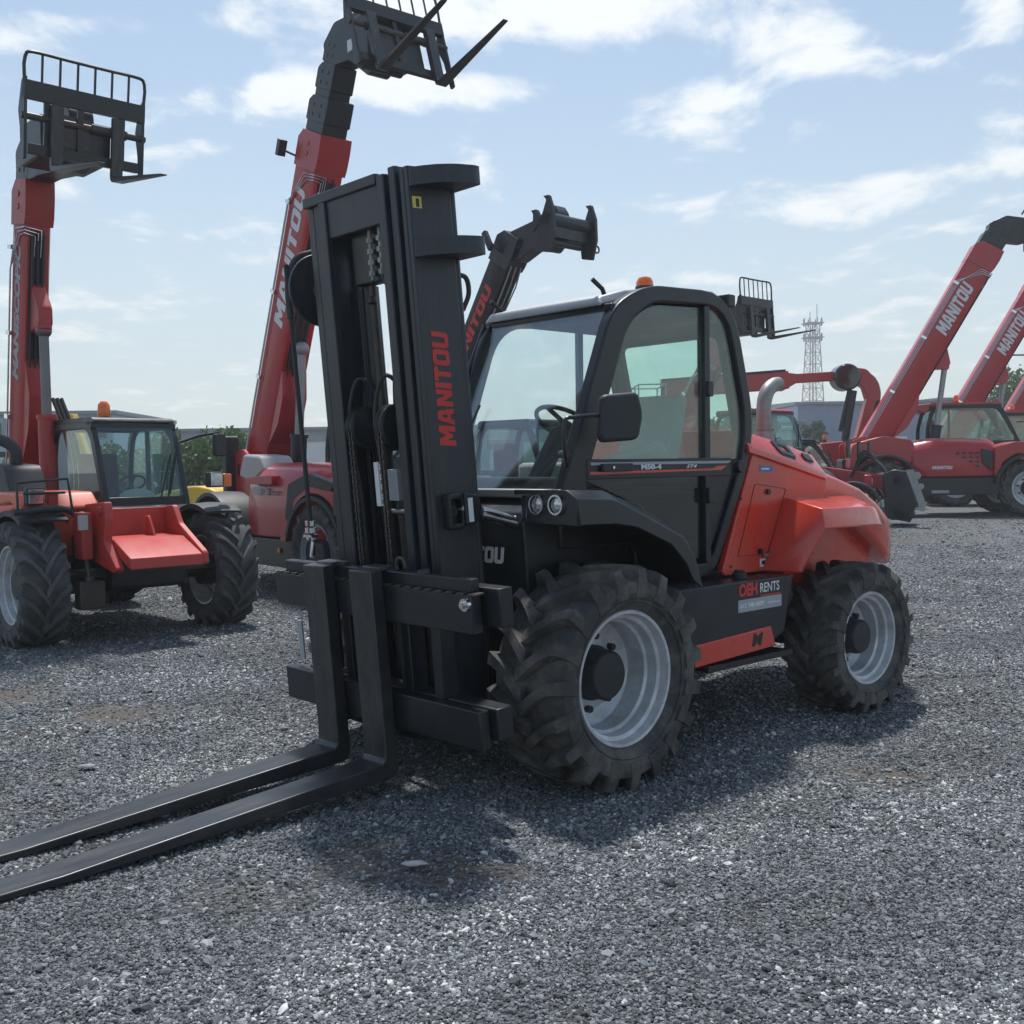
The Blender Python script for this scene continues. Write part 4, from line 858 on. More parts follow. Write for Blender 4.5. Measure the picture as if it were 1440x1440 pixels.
# ------------------------------------------------------------------ B: behind the mast
def tele_b():
    P = thing('telescopic_handler', 'glossy red telehandler behind the black mast, long red boom topped by upturned pallet forks', 'telehandler', (-1.54, 13.8, 0), R_(-50), 'telehandlers parked in rows with raised booms')
    for x in (0, -2.9):
        for s in (1, -1): wheel(P, x, s*.98, .60, .36, .42, nl=18, lugh=.035, curve=1.3, lw=.05, depth=.45, rm=M_DGREY)
    chassis(P)
    hd = hood(P, -2.15, -.05, -1.12, -.34, .74, 1.72, M_RED2, drop=.04)
    block_text('MANITOU', M_DGREY, hd, (-1.72, -1.123, 1.30), (1, 0, 0), (0, 0, 1), height=.10, width=.48, shear=.2)
    b = MB(); b.box(-1.20, -.92, -1.126, -1.121, 1.335, 1.35); b.box(-1.20, -.95, -1.126, -1.121, 1.305, 1.315); b.build('stripe', M_BLACK, hd)
    b = MB(); b.prism(rpoly([(-1.05, 1.44), (-1.7, 1.44), (-1.8, 1.53), (-1.05, 1.56)], .03), 'y', -1.17, -1.0); b.build('hood_scoop', M_RED2, hd, bevel=.02)
    b = MB(); b.prism(rpoly([(-.72, 1.0), (-.62, 1.45), (-.1, 1.58), (.55, 1.45), (.4, 1.36), (-.1, 1.42), (-.5, 1.25), (-.58, .95)], .06), 'y', -1.17, -1.06); b.build('black_trim', M_PLAS, hd, bevel=.02)
    arc_fender(P, 0, -.40, -1.165, .60, .88, R_(12), R_(172), M_RED2, t=.12, lip=.14)
    b = MB(); b.prism(rpoly([(-2.35, 1.55), (-2.2, 1.85), (-1.75, 1.82), (-1.6, 1.62), (-2.0, 1.45)], .06), 'y', -1.0, -.5); b.build('plastic_sheet', M_CLOTH, hd, bevel=.05)
    b = MB(); b.cyl((-1.0, -1.11, .58), (-1.0, -1.125, .58), .035); b.build('side_marker', M_AMBER, P)
    arc_fender(P, 0, -.74, -1.20, .60, .70, R_(15), R_(165), M_PLAS); arc_fender(P, -2.9, -.74, -1.22, .60, .72, R_(10), R_(165), M_PLAS); arc_fender(P, -2.9, .74, 1.22, .60, .72, R_(10), R_(165), M_PLAS)
    b = MB()
    for s in (-1, 1): b.prism(rpoly([(-3.75, 1.0), (-3.75, 1.9), (-3.45, 1.95), (-3.1, 1.75), (-2.8, 1.2), (-2.8, 1.0)], .06), 'y', *sorted((s*.34, s*.40)))
    tw = b.build('boom_tower', M_RED2, P, bevel=.01)
    b = MB(); b.box(-3.62, -3.56, -.406, -.40, 1.55, 1.72); b.build('slot', M_BLACK, tw)
    b = MB(); b.prism(rpoly([(-3.85, .7), (-3.85, 2.15), (-3.72, 2.15), (-3.7, .7)], .05), 'y', -.55, -.32); b.box(-3.9, -3.7, -.5, .5, .8, 1.3); b.build('rear_lamp_post', M_PLAS, P, bevel=.02)
    root, M = boom(P, -3.45, 1.70, 66.5, [(-.25, 4.95, .46, .60, M_RED2), (4.7, 5.42, .38, .48, M_BLACK), (5.3, 5.85, .32, .40, M_BLACK), (5.8, 6.20, .27, .33, M_BLACK)], txt='MANITOU', txt_at=.47, txt_h=.27, txt_l=1.95)
    ram(P, (-2.55, .0, 1.05), (-2.285, 0, 3.37), .12, .45, M_BLACK, M_GREY)
    b = MB(); b.tube([(4.55, -.18, .25), (4.58, -.30, .44), (4.60, -.34, .50)], .018, 8); b.box(4.50, 4.72, -.42, -.30, .47, .56); b.xf(M); b.build('work_lamp', M_BLACK, root, bevel=.01)
    gooseneck(P, [(-1.15, 7.0), (-1.25, 7.35), (-.95, 7.55), (-.2, 7.5), (.12, 7.25), (.16, 6.75), (-.15, 6.62), (-.6, 6.95)], -.15, .15, M_BLACK)
    b = MB(); b.box(-.6, -.595, -.155, -.15, 7.05, 7.2); b.box(-.62, -.5, -.156, -.151, 7.05, 7.2); b.build('sticker', M_WHITE, P)
    b = MB(); b.cyl((-.05, -.3, 6.72), (-.05, .3, 6.72), .07); b.box(-.15, .18, -.35, .35, 6.7, 7.3); b.build('quick_hitch', M_BLACK, P, bevel=.02)
    fork_head(P, .60, 6.42, 17, width=1.42, h=1.0, y0=.0, fy=.44, fl=1.35, back=.40, fw=.13)
    cab_part(P, -2.0, -.45, .18, 1.1, .9, 1.65, 2.42, roofm=M_RED2)
    mirror(P, (-.35, .15, 2.1), (-.05, -.32, 2.25), 0, 1.1)
    b = MB(); b.box(-.2, .1, -.2, .2, 1.5, 1.78); b.tube(smooth_path([(.1, -.1, 1.7), (.2, -.0, 1.85), (.2, .2, 1.8), (.15, .3, 1.5)], 5), .025, 8); b.box(-.1, -.0, -.42, -.18, 1.92, 2.12); b.build('hose_bank', M_PLAS, P, bevel=.02)
tele_b()

# ------------------------------------------------------------------ C: black boom behind the mast
def tele_c():
    P = thing('telescopic_handler', 'telehandler mostly hidden by the forklift cab, black boom with red letters and empty hitch', 'telehandler', (.70, 15.6, 0), R_(-45), 'telehandlers parked in rows with raised booms')
    for x in (0, -2.9):
        for s in (1, -1): wheel(P, x, s*.98, .60, .36, .42, nl=18, lugh=.035, curve=1.3, lw=.05, depth=.45)
    chassis(P); hood(P, -2.3, -.6, -1.08, -.34, .74, 1.5, M_RED2)
    cab_part(P, -2.0, -.55, .18, 1.1, .9, 1.5, 2.3)
    for s in (-1, 1): arc_fender(P, -2.9, s*.74, s*1.22, .60, .70, R_(20), R_(160), M_PLAS)
    for s in (-1, 1): arc_fender(P, 0, s*.74, s*1.22, .60, .70, R_(20), R_(160), M_PLAS)
    a = 57.5
    root, M = boom(P, -2.95, 1.70, a, [(-.25, 4.02, .34, .42, M_MAST)], txt='MANITOU', txt_m=M_REDTXT, txt_at=.42, txt_h=.17, txt_l=1.6, pipes=False)
    ram(P, (-2.1, 0, 1.0), (-1.854, 0, 2.9), .09, .5)
    b = MB()
    for q in (-.1, 0, .1): b.tube([(.3, q, 0)] and [(2.6, q, -.24), (3.3, q*1.2, -.26), (3.6, q, -.23)], .012, 6)
    b.xf(M); b.build('pipe', M_GREY, root)
    b = MB(); b.tube([(3.7, -.18, .05), (3.78, -.30, .14)], .014, 6); b.prism(rpoly([(3.66, .10), (3.76, .10), (3.9, .34), (3.82, .38)], .02), 'y', -.34, -.28); b.xf(M); b.build('work_lamp', M_PLAS, root)
    gooseneck(P, [(-1.08, 4.78), (-1.04, 4.98), (-.85, 5.12), (-.15, 5.24), (.06, 5.38), (.16, 5.24), (.14, 4.84), (-.02, 4.70), (-.35, 4.80), (-.70, 4.66)], -.12, .12, M_MAST)
    b = MB(); b.box(-.85, -.65, -.126, -.121, 4.86, 5.02); b.build('sticker', M_DGREY, P)
    b = MB()
    b.cyl((.18, -.42, 5.10), (.18, .50, 5.10), .10); b.box(.04, .22, -.36, .45, 4.86, 5.05); b.cyl((.14, -.3, 4.80), (.14, .35, 4.80), .05)
    for y in (-.42, .48):
        b.prism(rpoly([(.06, 4.66), (.02, 5.0), (.12, 5.18), (.20, 5.36), (.14, 5.42), (.25, 5.42), (.33, 5.2), (.34, 4.9), (.26, 4.62)], .02), 'y', y, y + .05)
        b.prism(rpoly([(-.08, 4.95), (-.06, 5.2), (-.10, 5.26), (.01, 5.26), (.10, 5.1)], .02), 'y', y, y + .05)
    b.tube([(.28, .57 + .05*math.cos(q), 4.78 + .05*math.sin(q)) for q in [2*PI*k/12 for k in range(13)]], .014, 6)
    b.build('quick_hitch', M_MAST, P, bevel=.01)
tele_c()

# ------------------------------------------------------------------ D: small forks seen above the red hood
def tele_d():
    P = thing('telescopic_handler', 'telehandler behind the forklift cab, its pallet forks raised left of the lattice tower', 'telehandler', (5.6, 22, .20), R_(-47), 'telehandlers parked in rows with raised booms')
    for x in (0, -2.9):
        for s in (1, -1): wheel(P, x, s*.98, .60, .36, .42, nl=18, lugh=.035, curve=1.3, lw=.05, depth=.45)
    chassis(P); hood(P, -2.3, -.8, -1.08, -.34, .74, 1.40, M_RED2)
    cab_part(P, -1.85, -.25, .12, 1.15, .9, 1.65, 2.50, roofm=M_RED2); beacon(P, -.9, .6, 2.54)
    for s in (-1, 1):
        for x in (0, -2.9): arc_fender(P, x, s*.74, s*1.22, .60, .70, R_(20), R_(160), M_PLAS)
    root, M = boom(P, -3.10, 1.55, 56.5, [(-.25, 3.0, .34, .46, M_RED2), (2.9, 3.5, .26, .34, M_BLACK)], hoses=True)
    ram(P, (-2.3, 0, 1.0), (-1.967, 0, 2.72), .09, .5)
    gooseneck(P, [(-1.45, 4.1), (-1.45, 4.5), (-1.15, 4.75), (-.8, 4.7), (-.62, 4.35), (-.7, 4.1), (-1.1, 4.1)], -.14, .14, M_BLACK)
    b = MB(); b.box(-.95, -.62, -.30, .30, 4.2, 4.75); b.build('quick_hitch', M_BLACK, P, bevel=.02)
    fork_head(P, -.52, 4.02, 4, width=1.15, h=.85, fy=.30, fl=1.1, back=.36)
tele_d()

# ------------------------------------------------------------------ G, H, I: the row at the right
def tele_g(loc, rz, label, detail=True, first=None):
    P = thing('telescopic_handler', label, 'telehandler', loc, rz, 'telehandlers parked in rows with raised booms')
    sc = 1.13
    for x in (0, -2.9):
        for s in (1, -1): wheel(P, x, s*.98, .60, .36, .42, nl=16, lugh=.03, curve=1.2, lw=.05, depth=.4, rm=M_RIM)
    chassis(P)
    hd = hood(P, -2.45, -.62, -1.12, -.34, .84, 1.66, M_RED2, drop=.05)
    b = MB(); b.prism(rpoly([(-2.9, 1.30), (-3.6, 1.0), (-3.55, 1.55), (-2.9, 1.72), (-2.3, 1.62), (-2.2, 1.1)], .1), 'y', -1.0, -.36); b.build('rear_panel', M_RED2, P, bevel=.05, seg=3)
    b = MB(); b.prism(rpoly([(-.72, .84), (-.70, 1.45), (-.30, 1.56), (.25, 1.52), (.70, 1.34), (.72, 1.18), (.3, 1.30), (-.3, 1.30), (-.56, 1.12), (-.58, .84)], .06), 'y', -1.15, -.36); b.build('fender_panel', M_RED2, P, bevel=.02)
    block_text('MANITOU', M_WHITE, hd, (-1.95, -1.125, 1.0), (1, 0, 0), (0, 0, 1), height=.07, width=.40, shear=.2)
    b = MB(); b.box(-1.95, -1.6, -1.106, -1.098, .50, .56); b.build('decal', M_DGREY, P)
    b = MB()
    for i in range(4):
        for j in range(i + 1): b.prism([(-1.5 + i*.13, 1.34 - j*.09), (-1.42 + i*.13, 1.36 - j*.09), (-1.40 + i*.13, 1.30 - j*.09)], 'y', -1.128, -1.118)
    b.prism([(-.95, 1.12), (-.76, .98), (-.74, 1.36), (-.95, 1.42)], 'y', -1.13, -1.05)
    b.build('vent', M_BLACK, hd)
    for x in (0, -2.9): arc_fender(P, x, -.74, -1.24, .60, .72, R_(8), R_(172), M_PLAS); arc_fender(P, x, .74, 1.24, .60, .72, R_(8), R_(172), M_PLAS)
    cab_part(P, -1.78, .14, .12, 1.1, .9, 1.56, 2.40, roofm=M_RED2, slant=.34)
    b = MB(); b.prism(rpoly([(-2.05, 2.28), (-1.8, 2.22), (-1.6, 2.37), (-1.6, 2.45), (-2.0, 2.40)], .03), 'y', .15, 1.05); b.build('roof_visor', M_RED2, P, bevel=.02)
    beacon(P, -1.0, .7, 2.44)
    mirror(P, (.1, .1, 2.0), (.35, -.05, 1.9))
    b = MB()
    for s in (-1, 1): b.prism(rpoly([(-3.55, .95), (-3.6, 1.55), (-3.2, 1.75), (-2.85, 1.5), (-2.4, 1.0)], .06), 'y', *sorted((s*.34, s*.40)))
    b.build('boom_tower', M_RED2, P, bevel=.01)
    root, M = boom(P, -3.05, 1.40, 60.0, [(-.25, 5.05, .40, .58, M_RED2), (4.9, 5.35, .34, .46, M_BLACK), (5.25, 5.6, .3, .4, M_BLACK)], txt='MANITOU', txt_at=.60, txt_h=.28, txt_l=1.15)
    ram(P, (-1.72, -.0, .95), (-1.42, 0, 3.23), .11, .42, M_BLACK, M_GREY)
    b = MB(); b.prism(rpoly([(2.2, -.28), (2.35, -.55), (2.5, -.55), (2.8, -.28)], .03), 'y', -.1, .1); b.xf(M); b.build('ram_bracket', M_RED2, root)
    gooseneck(P, [(-.55, 5.9), (-.55, 6.25), (-.2, 6.4), (.35, 6.3), (.5, 5.9), (.1, 5.8)], -.14, .14, M_BLACK)
    b = MB(); b.box(.30, .55, -.4, .4, 5.7, 6.3); b.cyl((.5, -.45, 6.2), (.5, .45, 6.2), .06); b.build('quick_hitch', M_BLACK, P, bevel=.02)
    b = MB(); b.tube(smooth_path([(.1, -.15, 6.4), (.3, -.2, 6.65), (.7, -.2, 6.6), (.75, -.2, 6.3)], 5), .02, 6); b.build('hose', M_PLAS, root)
    P.scale = (sc, sc, sc)
    return P
G_LOC = (12.3, 26.2, .26)
tele_g(G_LOC, R_(-8), 'red telehandler at the right with white lettered boom, its whole hood in view')
def copy_tree(o, parent=None, keep=None):
    c = o.copy(); COL.objects.link(c); c.parent = parent
    for ch in list(o.children):
        if keep is None or ch.name.split('.')[0] in keep: copy_tree(ch, c)
    return c
_g = [o for o in scn.objects if o.name.startswith('telescopic_handler')][-1]
def ground_z(x, y):
    d = .45 * x + .9 * y
    t = max(0., min(1., (d - 15) / 10.)); return .26 * t * t * (3 - 2 * t)
for loc, lab in (((16.2, 31.5, .26), 'red telehandler behind the nearest right hand one, its boom second from the edge'),
                 ((20.0, 36.5, .26), 'telehandler farthest right, only its lower red boom showing at the edge')):
    c = copy_tree(_g); c.location = loc; c['label'] = lab

# ------------------------------------------------------------------ F: attachment machine behind the red hood
def tele_f():
    P = thing('compact_telehandler', 'low red telehandler with lowered boom and black hitch plate, behind the forklift rear', 'telehandler', (7.4, 22.9, .18), R_(-22))
    for x in (0, -2.3):
        for s in (1, -1): wheel(P, x, s*.80, .46, .27, .34, nl=16, lugh=.03, curve=1.3, lw=.045, depth=.45)
    b = MB(); b.box(-2.8, .3, -.35, .35, .4, .85); b.build('chassis', M_BLACK, P, bevel=.02)
    cab_part(P, -1.9, -.55, .05, .9, .8, 1.25, 1.88, slant=.3)
    for s in (-1, 1):
        for x in (0, -2.3): arc_fender(P, x, s*.6, s*1.0, .46, .55, R_(15), R_(165), M_PLAS)
    hood(P, -2.2, -.6, -.92, -.2, .6, 1.15, M_RED2)
    b = MB(); b.beam((-2.4, -.0, 1.45), (.75, -.0, .95), .26, .30); bo = b.build('boom', M_RED2, P, bevel=.02)
    b = MB(); b.box(.2, .34, -.78, -.20, .85, 1.15); b.box(.2, .34, .30, .78, .85, 1.15); b.build('lamp_panel', M_RED2, P, bevel=.02)
    b = MB(); b.box(.34, .36, -.62, -.44, .92, 1.08); b.build('headlight', M_LAMP, P, bevel=.01)
    b = MB(); b.box(.2, .5, -.6, .3, .42, .60); b.build('bumper', M_CREAM, P, bevel=.04)
    b = MB()
    for y in (-.45, .40): b.prism(rpoly([(.6, .25), (.55, 1.15), (.75, 1.25), (1.05, 1.2), (1.2, .55), (1.1, .15)], .04), 'y', y, y + .08)
    b.box(.7, 1.0, -.45, .45, .2, .45); b.box(.75, .95, -.45, .45, .9, 1.15); b.cyl((1.1, -.5, .3), (1.1, .5, .3), .07)
    q = b.build('quick_hitch', M_BLACK, P, bevel=.02)
    b = MB(); b.prism(rpoly([(1.0, 1.24), (1.16, 1.25), (1.40, .52), (1.36, .38), (1.26, .40), (1.24, .58)], .02), 'y', -.56, -.50); b.build('latch_plate', M_GREY, q)
    b = MB(); b.cyl((1.22, -.6, 1.12), (1.22, -.5, 1.12), .08); b.cyl((1.3, -.6, .9), (1.3, -.5, .9), .06); b.build('pin', M_GREY, q)
    b = MB(); random.seed(3)
    for k in range(16):
        y = -.3 + .04 * k; b.tube(smooth_path([(-.1, y, 1.1), (.15, y + random.uniform(-.1, .1), 1.5 + random.uniform(-.1, .15)), (.45, y + random.uniform(-.1, .1), 1.4), (.65, y, 1.1)], 4), .022, 6)
    for k in range(3): b.cyl((-.15 + .2*k, -.25 + .2*k, 1.5), (-.15 + .2*k, -.25 + .2*k, 1.85), .045)
    b.cyl((-.15, -.25, 1.85), (-.15, -.25, 1.9), .10)
    b.build('hose_bank', M_GLOSSB, P)
M_CREAM = mat('cream_paint', (.55, .50, .36), .5)
tele_f()

# ------------------------------------------------------------------ E: articulated lift
def lift():
    P = thing('articulated_boom_lift', 'red articulated boom lift with black round joint cover, its arm reaching left over the yard', 'boom lift', (9.9, 30.5, .26), R_(180))
    # local x points to the viewer's left
    for x in (-1.1, 1.1):
        for s in (1, -1): wheel(P, x, s*.95, .45, .28, .34, nl=14, lugh=.025, curve=1.2, lw=.04, depth=.4)
    b = MB(); b.box(-1.3, 1.3, -.55, .55, .45, .95); b.cyl((0, 0, .95), (0, 0, 1.05), .5); b.build('chassis', M_BLACK, P, bevel=.04)
    b = MB(); b.prism(rpoly([(-1.0, 1.05), (-1.0, 1.75), (-.4, 2.0), (1.4, 1.85), (1.75, 1.55), (1.75, 1.05)], .12), 'y', .15, .95); b.prism(rpoly([(-1.0, 1.05), (-1.0, 1.75), (1.4, 1.7), (1.6, 1.05)], .1), 'y', -.95, -.15); b.build('turret_hood', M_RED2, P, bevel=.05, seg=3)
    b = MB(); b.beam((.15, 0, 1.3), (-.38, 0, 3.25), .26, .34, (0, 1, 0)); b.build('lower_arm', M_RED2, P, bevel=.03)
    b = MB(); b.cyl((.42, 0, 1.7), (.14, 0, 3.35), .11); b.cyl((.52, 0, 2.2), (.24, 0, 3.4), .06); b.build('arm_ram', M_BLACK, P)
    b = MB(); b.tube(smooth_path([(-.0, -.2, 1.6), (-.38, -.2, 2.6), (-.58, -.2, 3.2), (-.45, -.2, 3.65), (-.1, -.2, 3.82)], 5), .13, 10); b.build('hose_guide', M_PLAS, P)
    b = MB(); b.prism(rpoly([(-.58, 3.05), (-.55, 3.55), (-.2, 3.95), (.3, 4.02), (.3, 3.55), (-.1, 3.45), (-.22, 3.05)], .08), 'y', -.15, .15); b.build('elbow', M_RED2, P, bevel=.02)
    b = MB(); b.lathe([(-.32, .001), (-.31, .34), (-.27, .38), (.27, .38), (.31, .34), (.32, .001)], 32, (.38, 0, 3.72)); b.build('joint_cover', M_GLOSSB, P, bevel=.02)
    b = MB(); b.beam((.3, 0, 3.78), (2.1, 0, 3.70), .24, .26, (0, 0, 1)); b.beam((2.0, 0, 3.68), (5.6, 0, 3.45), .30, .50); b.prism([(1.75, 3.84), (1.75, 3.60), (2.2, 3.35), (2.2, 3.90)], 'y', -.14, .14); b.build('upper_arm', M_RED2, P, bevel=.02)
    b = MB(); b.box(2.1, 5.6, -.17, .17, 3.88, 3.95); b.v = [(x, y, z - (x - 2.1)*.064 + .02) for x, y, z in b.v]; b.build('arm_cover', M_PLAS, P)
    b = MB(); b.box(5.5, 5.8, -.5, .5, 2.9, 3.0); b.box(5.5, 6.4, -.9, .9, 2.5, 2.56)
    for x in (5.6, 6.35):
        for y in (-.88, 0, .88): b.cyl((x, y, 2.5), (x, y, 3.55), .02, n=6)
    for z in (3.0, 3.55):
        for y in (-.88, .88): b.cyl((5.6, y, z), (6.35, y, z), .02, n=6)
        for x in (5.6, 6.35): b.cyl((x, -.88, z), (x, .88, z), .02, n=6)
    b.build('platform', M_GREY, P)
    beacon(P, 1.1, .5, 1.9)
lift()

# ------------------------------------------------------------------ vans, cars and site vehicles far back
def van(loc, rz, m, label, s=1., group=None, red=False):
    P = thing('parked_van', label, 'van', loc, rz, group)
    b = MB()
    def sec(x, z0, zs, zt, w, wt): return [(x, -w, z0), (x, -w - .02, (z0+zs)/2), (x, -w, zs), (x, -wt, zt), (x, wt, zt), (x, w, zs), (x, w + .02, (z0+zs)/2), (x, w, z0)]
    b.loft([sec(-2.6, .45, 1.15, 2.05, .88, .80), sec(-2.5, .35, 1.15, 2.12, .93, .82), sec(.9, .35, 1.15, 2.12, .93, .82), sec(1.25, .35, 1.15, 2.0, .93, .78), sec(1.95, .35, 1.12, 1.22, .93, .82), sec(2.6, .40, .95, 1.05, .88, .75), sec(2.72, .5, .8, .9, .82, .7)])
    body = b.build('body', m, P, bevel=.03, seg=3)
    for s_ in (-1, 1):
        for x0, x1 in ((-2.2, -1.2), (-1.05, -.05), (.1, 1.15)):
            b = MB(); y = s_*.93
            b.prism([(x0, 1.22), (x1 + (.35 if x1 > 1 else 0), 1.22), (x1, 1.88), (x0, 1.88)], 'y', -.01, .01)
            b.v = [(x, s_*(.925 - (z - 1.15)*.112) + yy, z) for x, yy, z in b.v]
            b.build('window', M_DKGLASS, body)
    b = MB(); b.add([(1.30, -.72, 1.95), (1.30, .72, 1.95), (1.93, .80, 1.27), (1.93, -.80, 1.27)], [(0, 1, 2, 3)]); b.v = [(x + .02, y, z + .02) for x, y, z in b.v]; b.build('windscreen', M_DKGLASS, body, solid=.01)
    for x in (-1.7, 1.75):
        for s_ in (-1, 1): wheel(P, x, s_*.80, .35, .21, .22, nl=24, lugh=.008, curve=.5, lw=.03, depth=.35)
    if red:
        b = MB(); b.prism(rpoly([(.3, 2.12), (1.45, 1.95), (1.4, 2.12), (.9, 2.22), (.3, 2.22)], .04), 'y', -.85, .85); b.build('roof_visor', M_RED2, P, bevel=.02)
    P.scale = (s, s, s)
    return P
M_DKGLASS = mat('dark_window', (.02, .028, .03), .08, coat=.4)
M_VGREY = mat('grey_car_paint', (.22, .24, .27), .25, coat=.5)
M_VWHITE = mat('white_car_paint', (.70, .71, .72), .3, coat=.4)
van((23.5, 50, .26), R_(0), M_VWHITE, 'white van parked behind the right hand telehandler boom', group='vans at the back of the yard')
van((19.0, 52, .26), R_(2), M_VWHITE, 'white van standing between the boom lift and the right telehandler, far back', group='vans at the back of the yard')

def box_sign():
    P = thing('storage_container', 'white storage box with dark blue letters behind the red telehandler and mast', 'container', (-6.6, 33, 0), R_(0))
    b = MB(); b.box(-1.3, 3.2, 0, 2.4, .15, 2.6)
    c = b.build('box_body', M_VWHITE, P, bevel=.03)
    b = MB(); b.box(-1.28, 3.18, -.02, 0, 2.45, 2.6); b.box(-1.28, 3.18, -.02, 0, .15, .3); [b.box(-1.3 + k*.75, -1.25 + k*.75, -.02, 0, .3, 2.45) for k in (0, 6)]; b.build('frame', M_GREY, c)
    text('lettering', 'UI', M_NAVY, c, (-.42, -.004, 1.75), (1, 0, 0), (0, 0, 1), height=.42, width=.62, bold=.05)
box_sign()

def excavator():
    P = thing('yellow_excavator', 'yellow excavator with raised arm, partly behind the left telehandler boom', 'excavator', (-12.7, 26, 0), R_(-10))
    b = MB()
    for s in (-1, 1): b.prism(rpoly([(-1.3, .05), (1.3, .05), (1.5, .35), (1.3, .6), (-1.3, .6), (-1.5, .35)], .15), 'y', *sorted((s*.5, s*.95)))
    b.build('track', M_PLAS, P, bevel=.03)
    b = MB(); b.prism(rpoly([(-1.5, .7), (-1.5, 1.4), (-.2, 1.5), (.2, 1.0), (1.0, 1.0), (1.0, .7)], .1), 'y', -.85, .85); b.build('body', M_YPAINT, P, bevel=.04)
    cab_part(P, -.3, .9, 0, .85, .8, 1.3, 2.1, slant=.15)
    b = MB(); b.beam((.8, -.4, 1.2), (1.7, -.4, 2.75), .22, .3, (0, 1, 0)); b.beam((1.6, -.4, 2.7), (2.6, -.4, 2.9), .2, .26, (0, 1, 0)); b.beam((2.5, -.4, 2.95), (3.0, -.4, 1.5), .18, .22, (0, 1, 0)); b.prism(rpoly([(2.8, 1.6), (3.2, 1.5), (3.2, .9), (2.7, .8), (2.6, 1.3)], .06), 'y', -.7, -.1); b.build('arm', M_YPAINT, P, bevel=.02)
excavator()
def roller():
    P = thing('yellow_roller', 'small yellow roller with rounded hood between the left telehandler and the red one', 'roller', (-7.0, 24, 0), R_(-20))
    b = MB(); b.prism(rpoly([(-.9, .35), (-.9, 1.10), (.2, 1.30), (.75, 1.20), (.95, .8), (.95, .35)], .18), 'y', -.5, .5); b.build('hood', M_YPAINT, P, bevel=.05, seg=3)
    b = MB(); b.cyl((.75, -.55, .36), (.75, .55, .36), .36, n=32); b.build('front_drum', M_STEEL, P, bevel=.01)
    b = MB(); b.cyl((-.75, -.55, .36), (-.75, .55, .36), .36, n=32); b.build('rear_drum', M_STEEL, P, bevel=.01)
    b = MB(); b.box(-.6, -.15, -.22, .22, 1.2, 1.28); b.box(-.66, -.58, -.22, .22, 1.25, 1.55); b.build('seat', M_PLAS, P, bevel=.03)
    b = MB(); b.tube([(-.8, -.42, .9), (-.8, -.42, 1.6), (-.8, .42, 1.6), (-.8, .42, .9)], .025, 8); b.build('roll_bar', M_PLAS, P)
roller()

# ------------------------------------------------------------------ buildings
def clad(name, base, bscale=10, metal=0., stripe=.25):
    m = bpy.data.materials.new(name); m.use_nodes = True; nt = m.node_tree; N = nt.nodes; L = nt.links; b = N['Principled BSDF']
    tc = N.new('ShaderNodeTexCoord'); wv = N.new('ShaderNodeTexWave'); wv.inputs['Scale'].default_value = bscale; wv.bands_direction = 'X'
    L.new(tc.outputs['Object'], wv.inputs['Vector'])
    bp = N.new('ShaderNodeBump'); bp.inputs['Strength'].default_value = .8; bp.inputs['Distance'].default_value = .05
    L.new(wv.outputs['Fac'], bp.inputs['Height']); L.new(bp.outputs[0], b.inputs['Normal'])
    nz = N.new('ShaderNodeTexNoise'); nz.inputs['Scale'].default_value = .4; nz.inputs['Detail'].default_value = 8; L.new(tc.outputs['Object'], nz.inputs['Vector'])
    mx = N.new('ShaderNodeMix'); mx.data_type = 'RGBA'; mx.inputs[6].default_value = (*base, 1); mx.inputs[7].default_value = (*[c*.7 for c in base], 1)
    L.new(nz.outputs['Fac'], mx.inputs[0]); L.new(mx.outputs[2], b.inputs['Base Color']); b.inputs['Roughness'].default_value = .5
    return m
def building(loc, rz, L, D, H, m, roofm, label, wins=(), doors=(), pitch=.5, trim=None):
    P = thing('industrial_building', label, 'building', loc, rz)
    b = MB(); b.box(0, L, 0, D, 0, H); w = b.build('wall', m, P)
    b = MB(); b.prism([(-.3, H), (-.3, H + .25), (D/2, H + .25 + pitch), (D + .3, H + .25), (D + .3, H)], 'x', -.3, L + .3); b.build('roof', roofm, P, bevel=.03)
    for x0, x1, z0, z1 in wins:
        b = MB(); b.box(x0, x1, -.05, .0, z0, z1); f = b.build('window', M_GREY, w)
        b = MB(); b.box(x0 + .08, x1 - .08, -.07, -.05, z0 + .08, z1 - .08); b.build('pane', M_DKGLASS, f)
    for x0, x1, z1 in doors:
        b = MB(); b.box(x0, x1, -.06, 0, 0.02, z1); b.build('door', M_VWHITE, w, bevel=.02)
    return P
M_CLADB = clad('blue_white_cladding', (.56, .66, .80), 6); M_CLADG = clad('grey_cladding', (.36, .38, .40), 3); M_CLADBL = clad('blue_cladding', (.32, .40, .55), 3)
M_ROOF = mat('grey_roof_sheet', (.24, .25, .27), .5); M_CONC = mat('pale_wall', (.45, .46, .47), .7)
building((-40, 62, 0), R_(4), 16.6, 14, 4.95, M_CLADB, M_ROOF, 'blue-white clad shed with small square windows behind the left telehandler', wins=[(x, x + 1.3, 3.5, 4.6) for x in (3.0, 6.0, 9.0, 12.0, 15.0)], doors=[(4.6, 7.4, 3.2)], pitch=.02)
building((-29, 84, 0), R_(1), 52, 22, 4.6, M_CLADG, M_ROOF, 'long low grey warehouse stretching across the back of the yard', wins=[(x, x + 2.6, 2.7, 3.7) for x in range(2, 49, 5)], doors=[(9, 12, 3.0), (30, 34, 3.4)], pitch=.3)
building((23.6, 88, 0), R_(0), 10.5, 20, 6.2, M_CLADBL, M_ROOF, 'blue clad hall behind the boom lift', wins=[(1, 3, 1.2, 2.4)], doors=[(6, 9, 3.5)], pitch=.3)
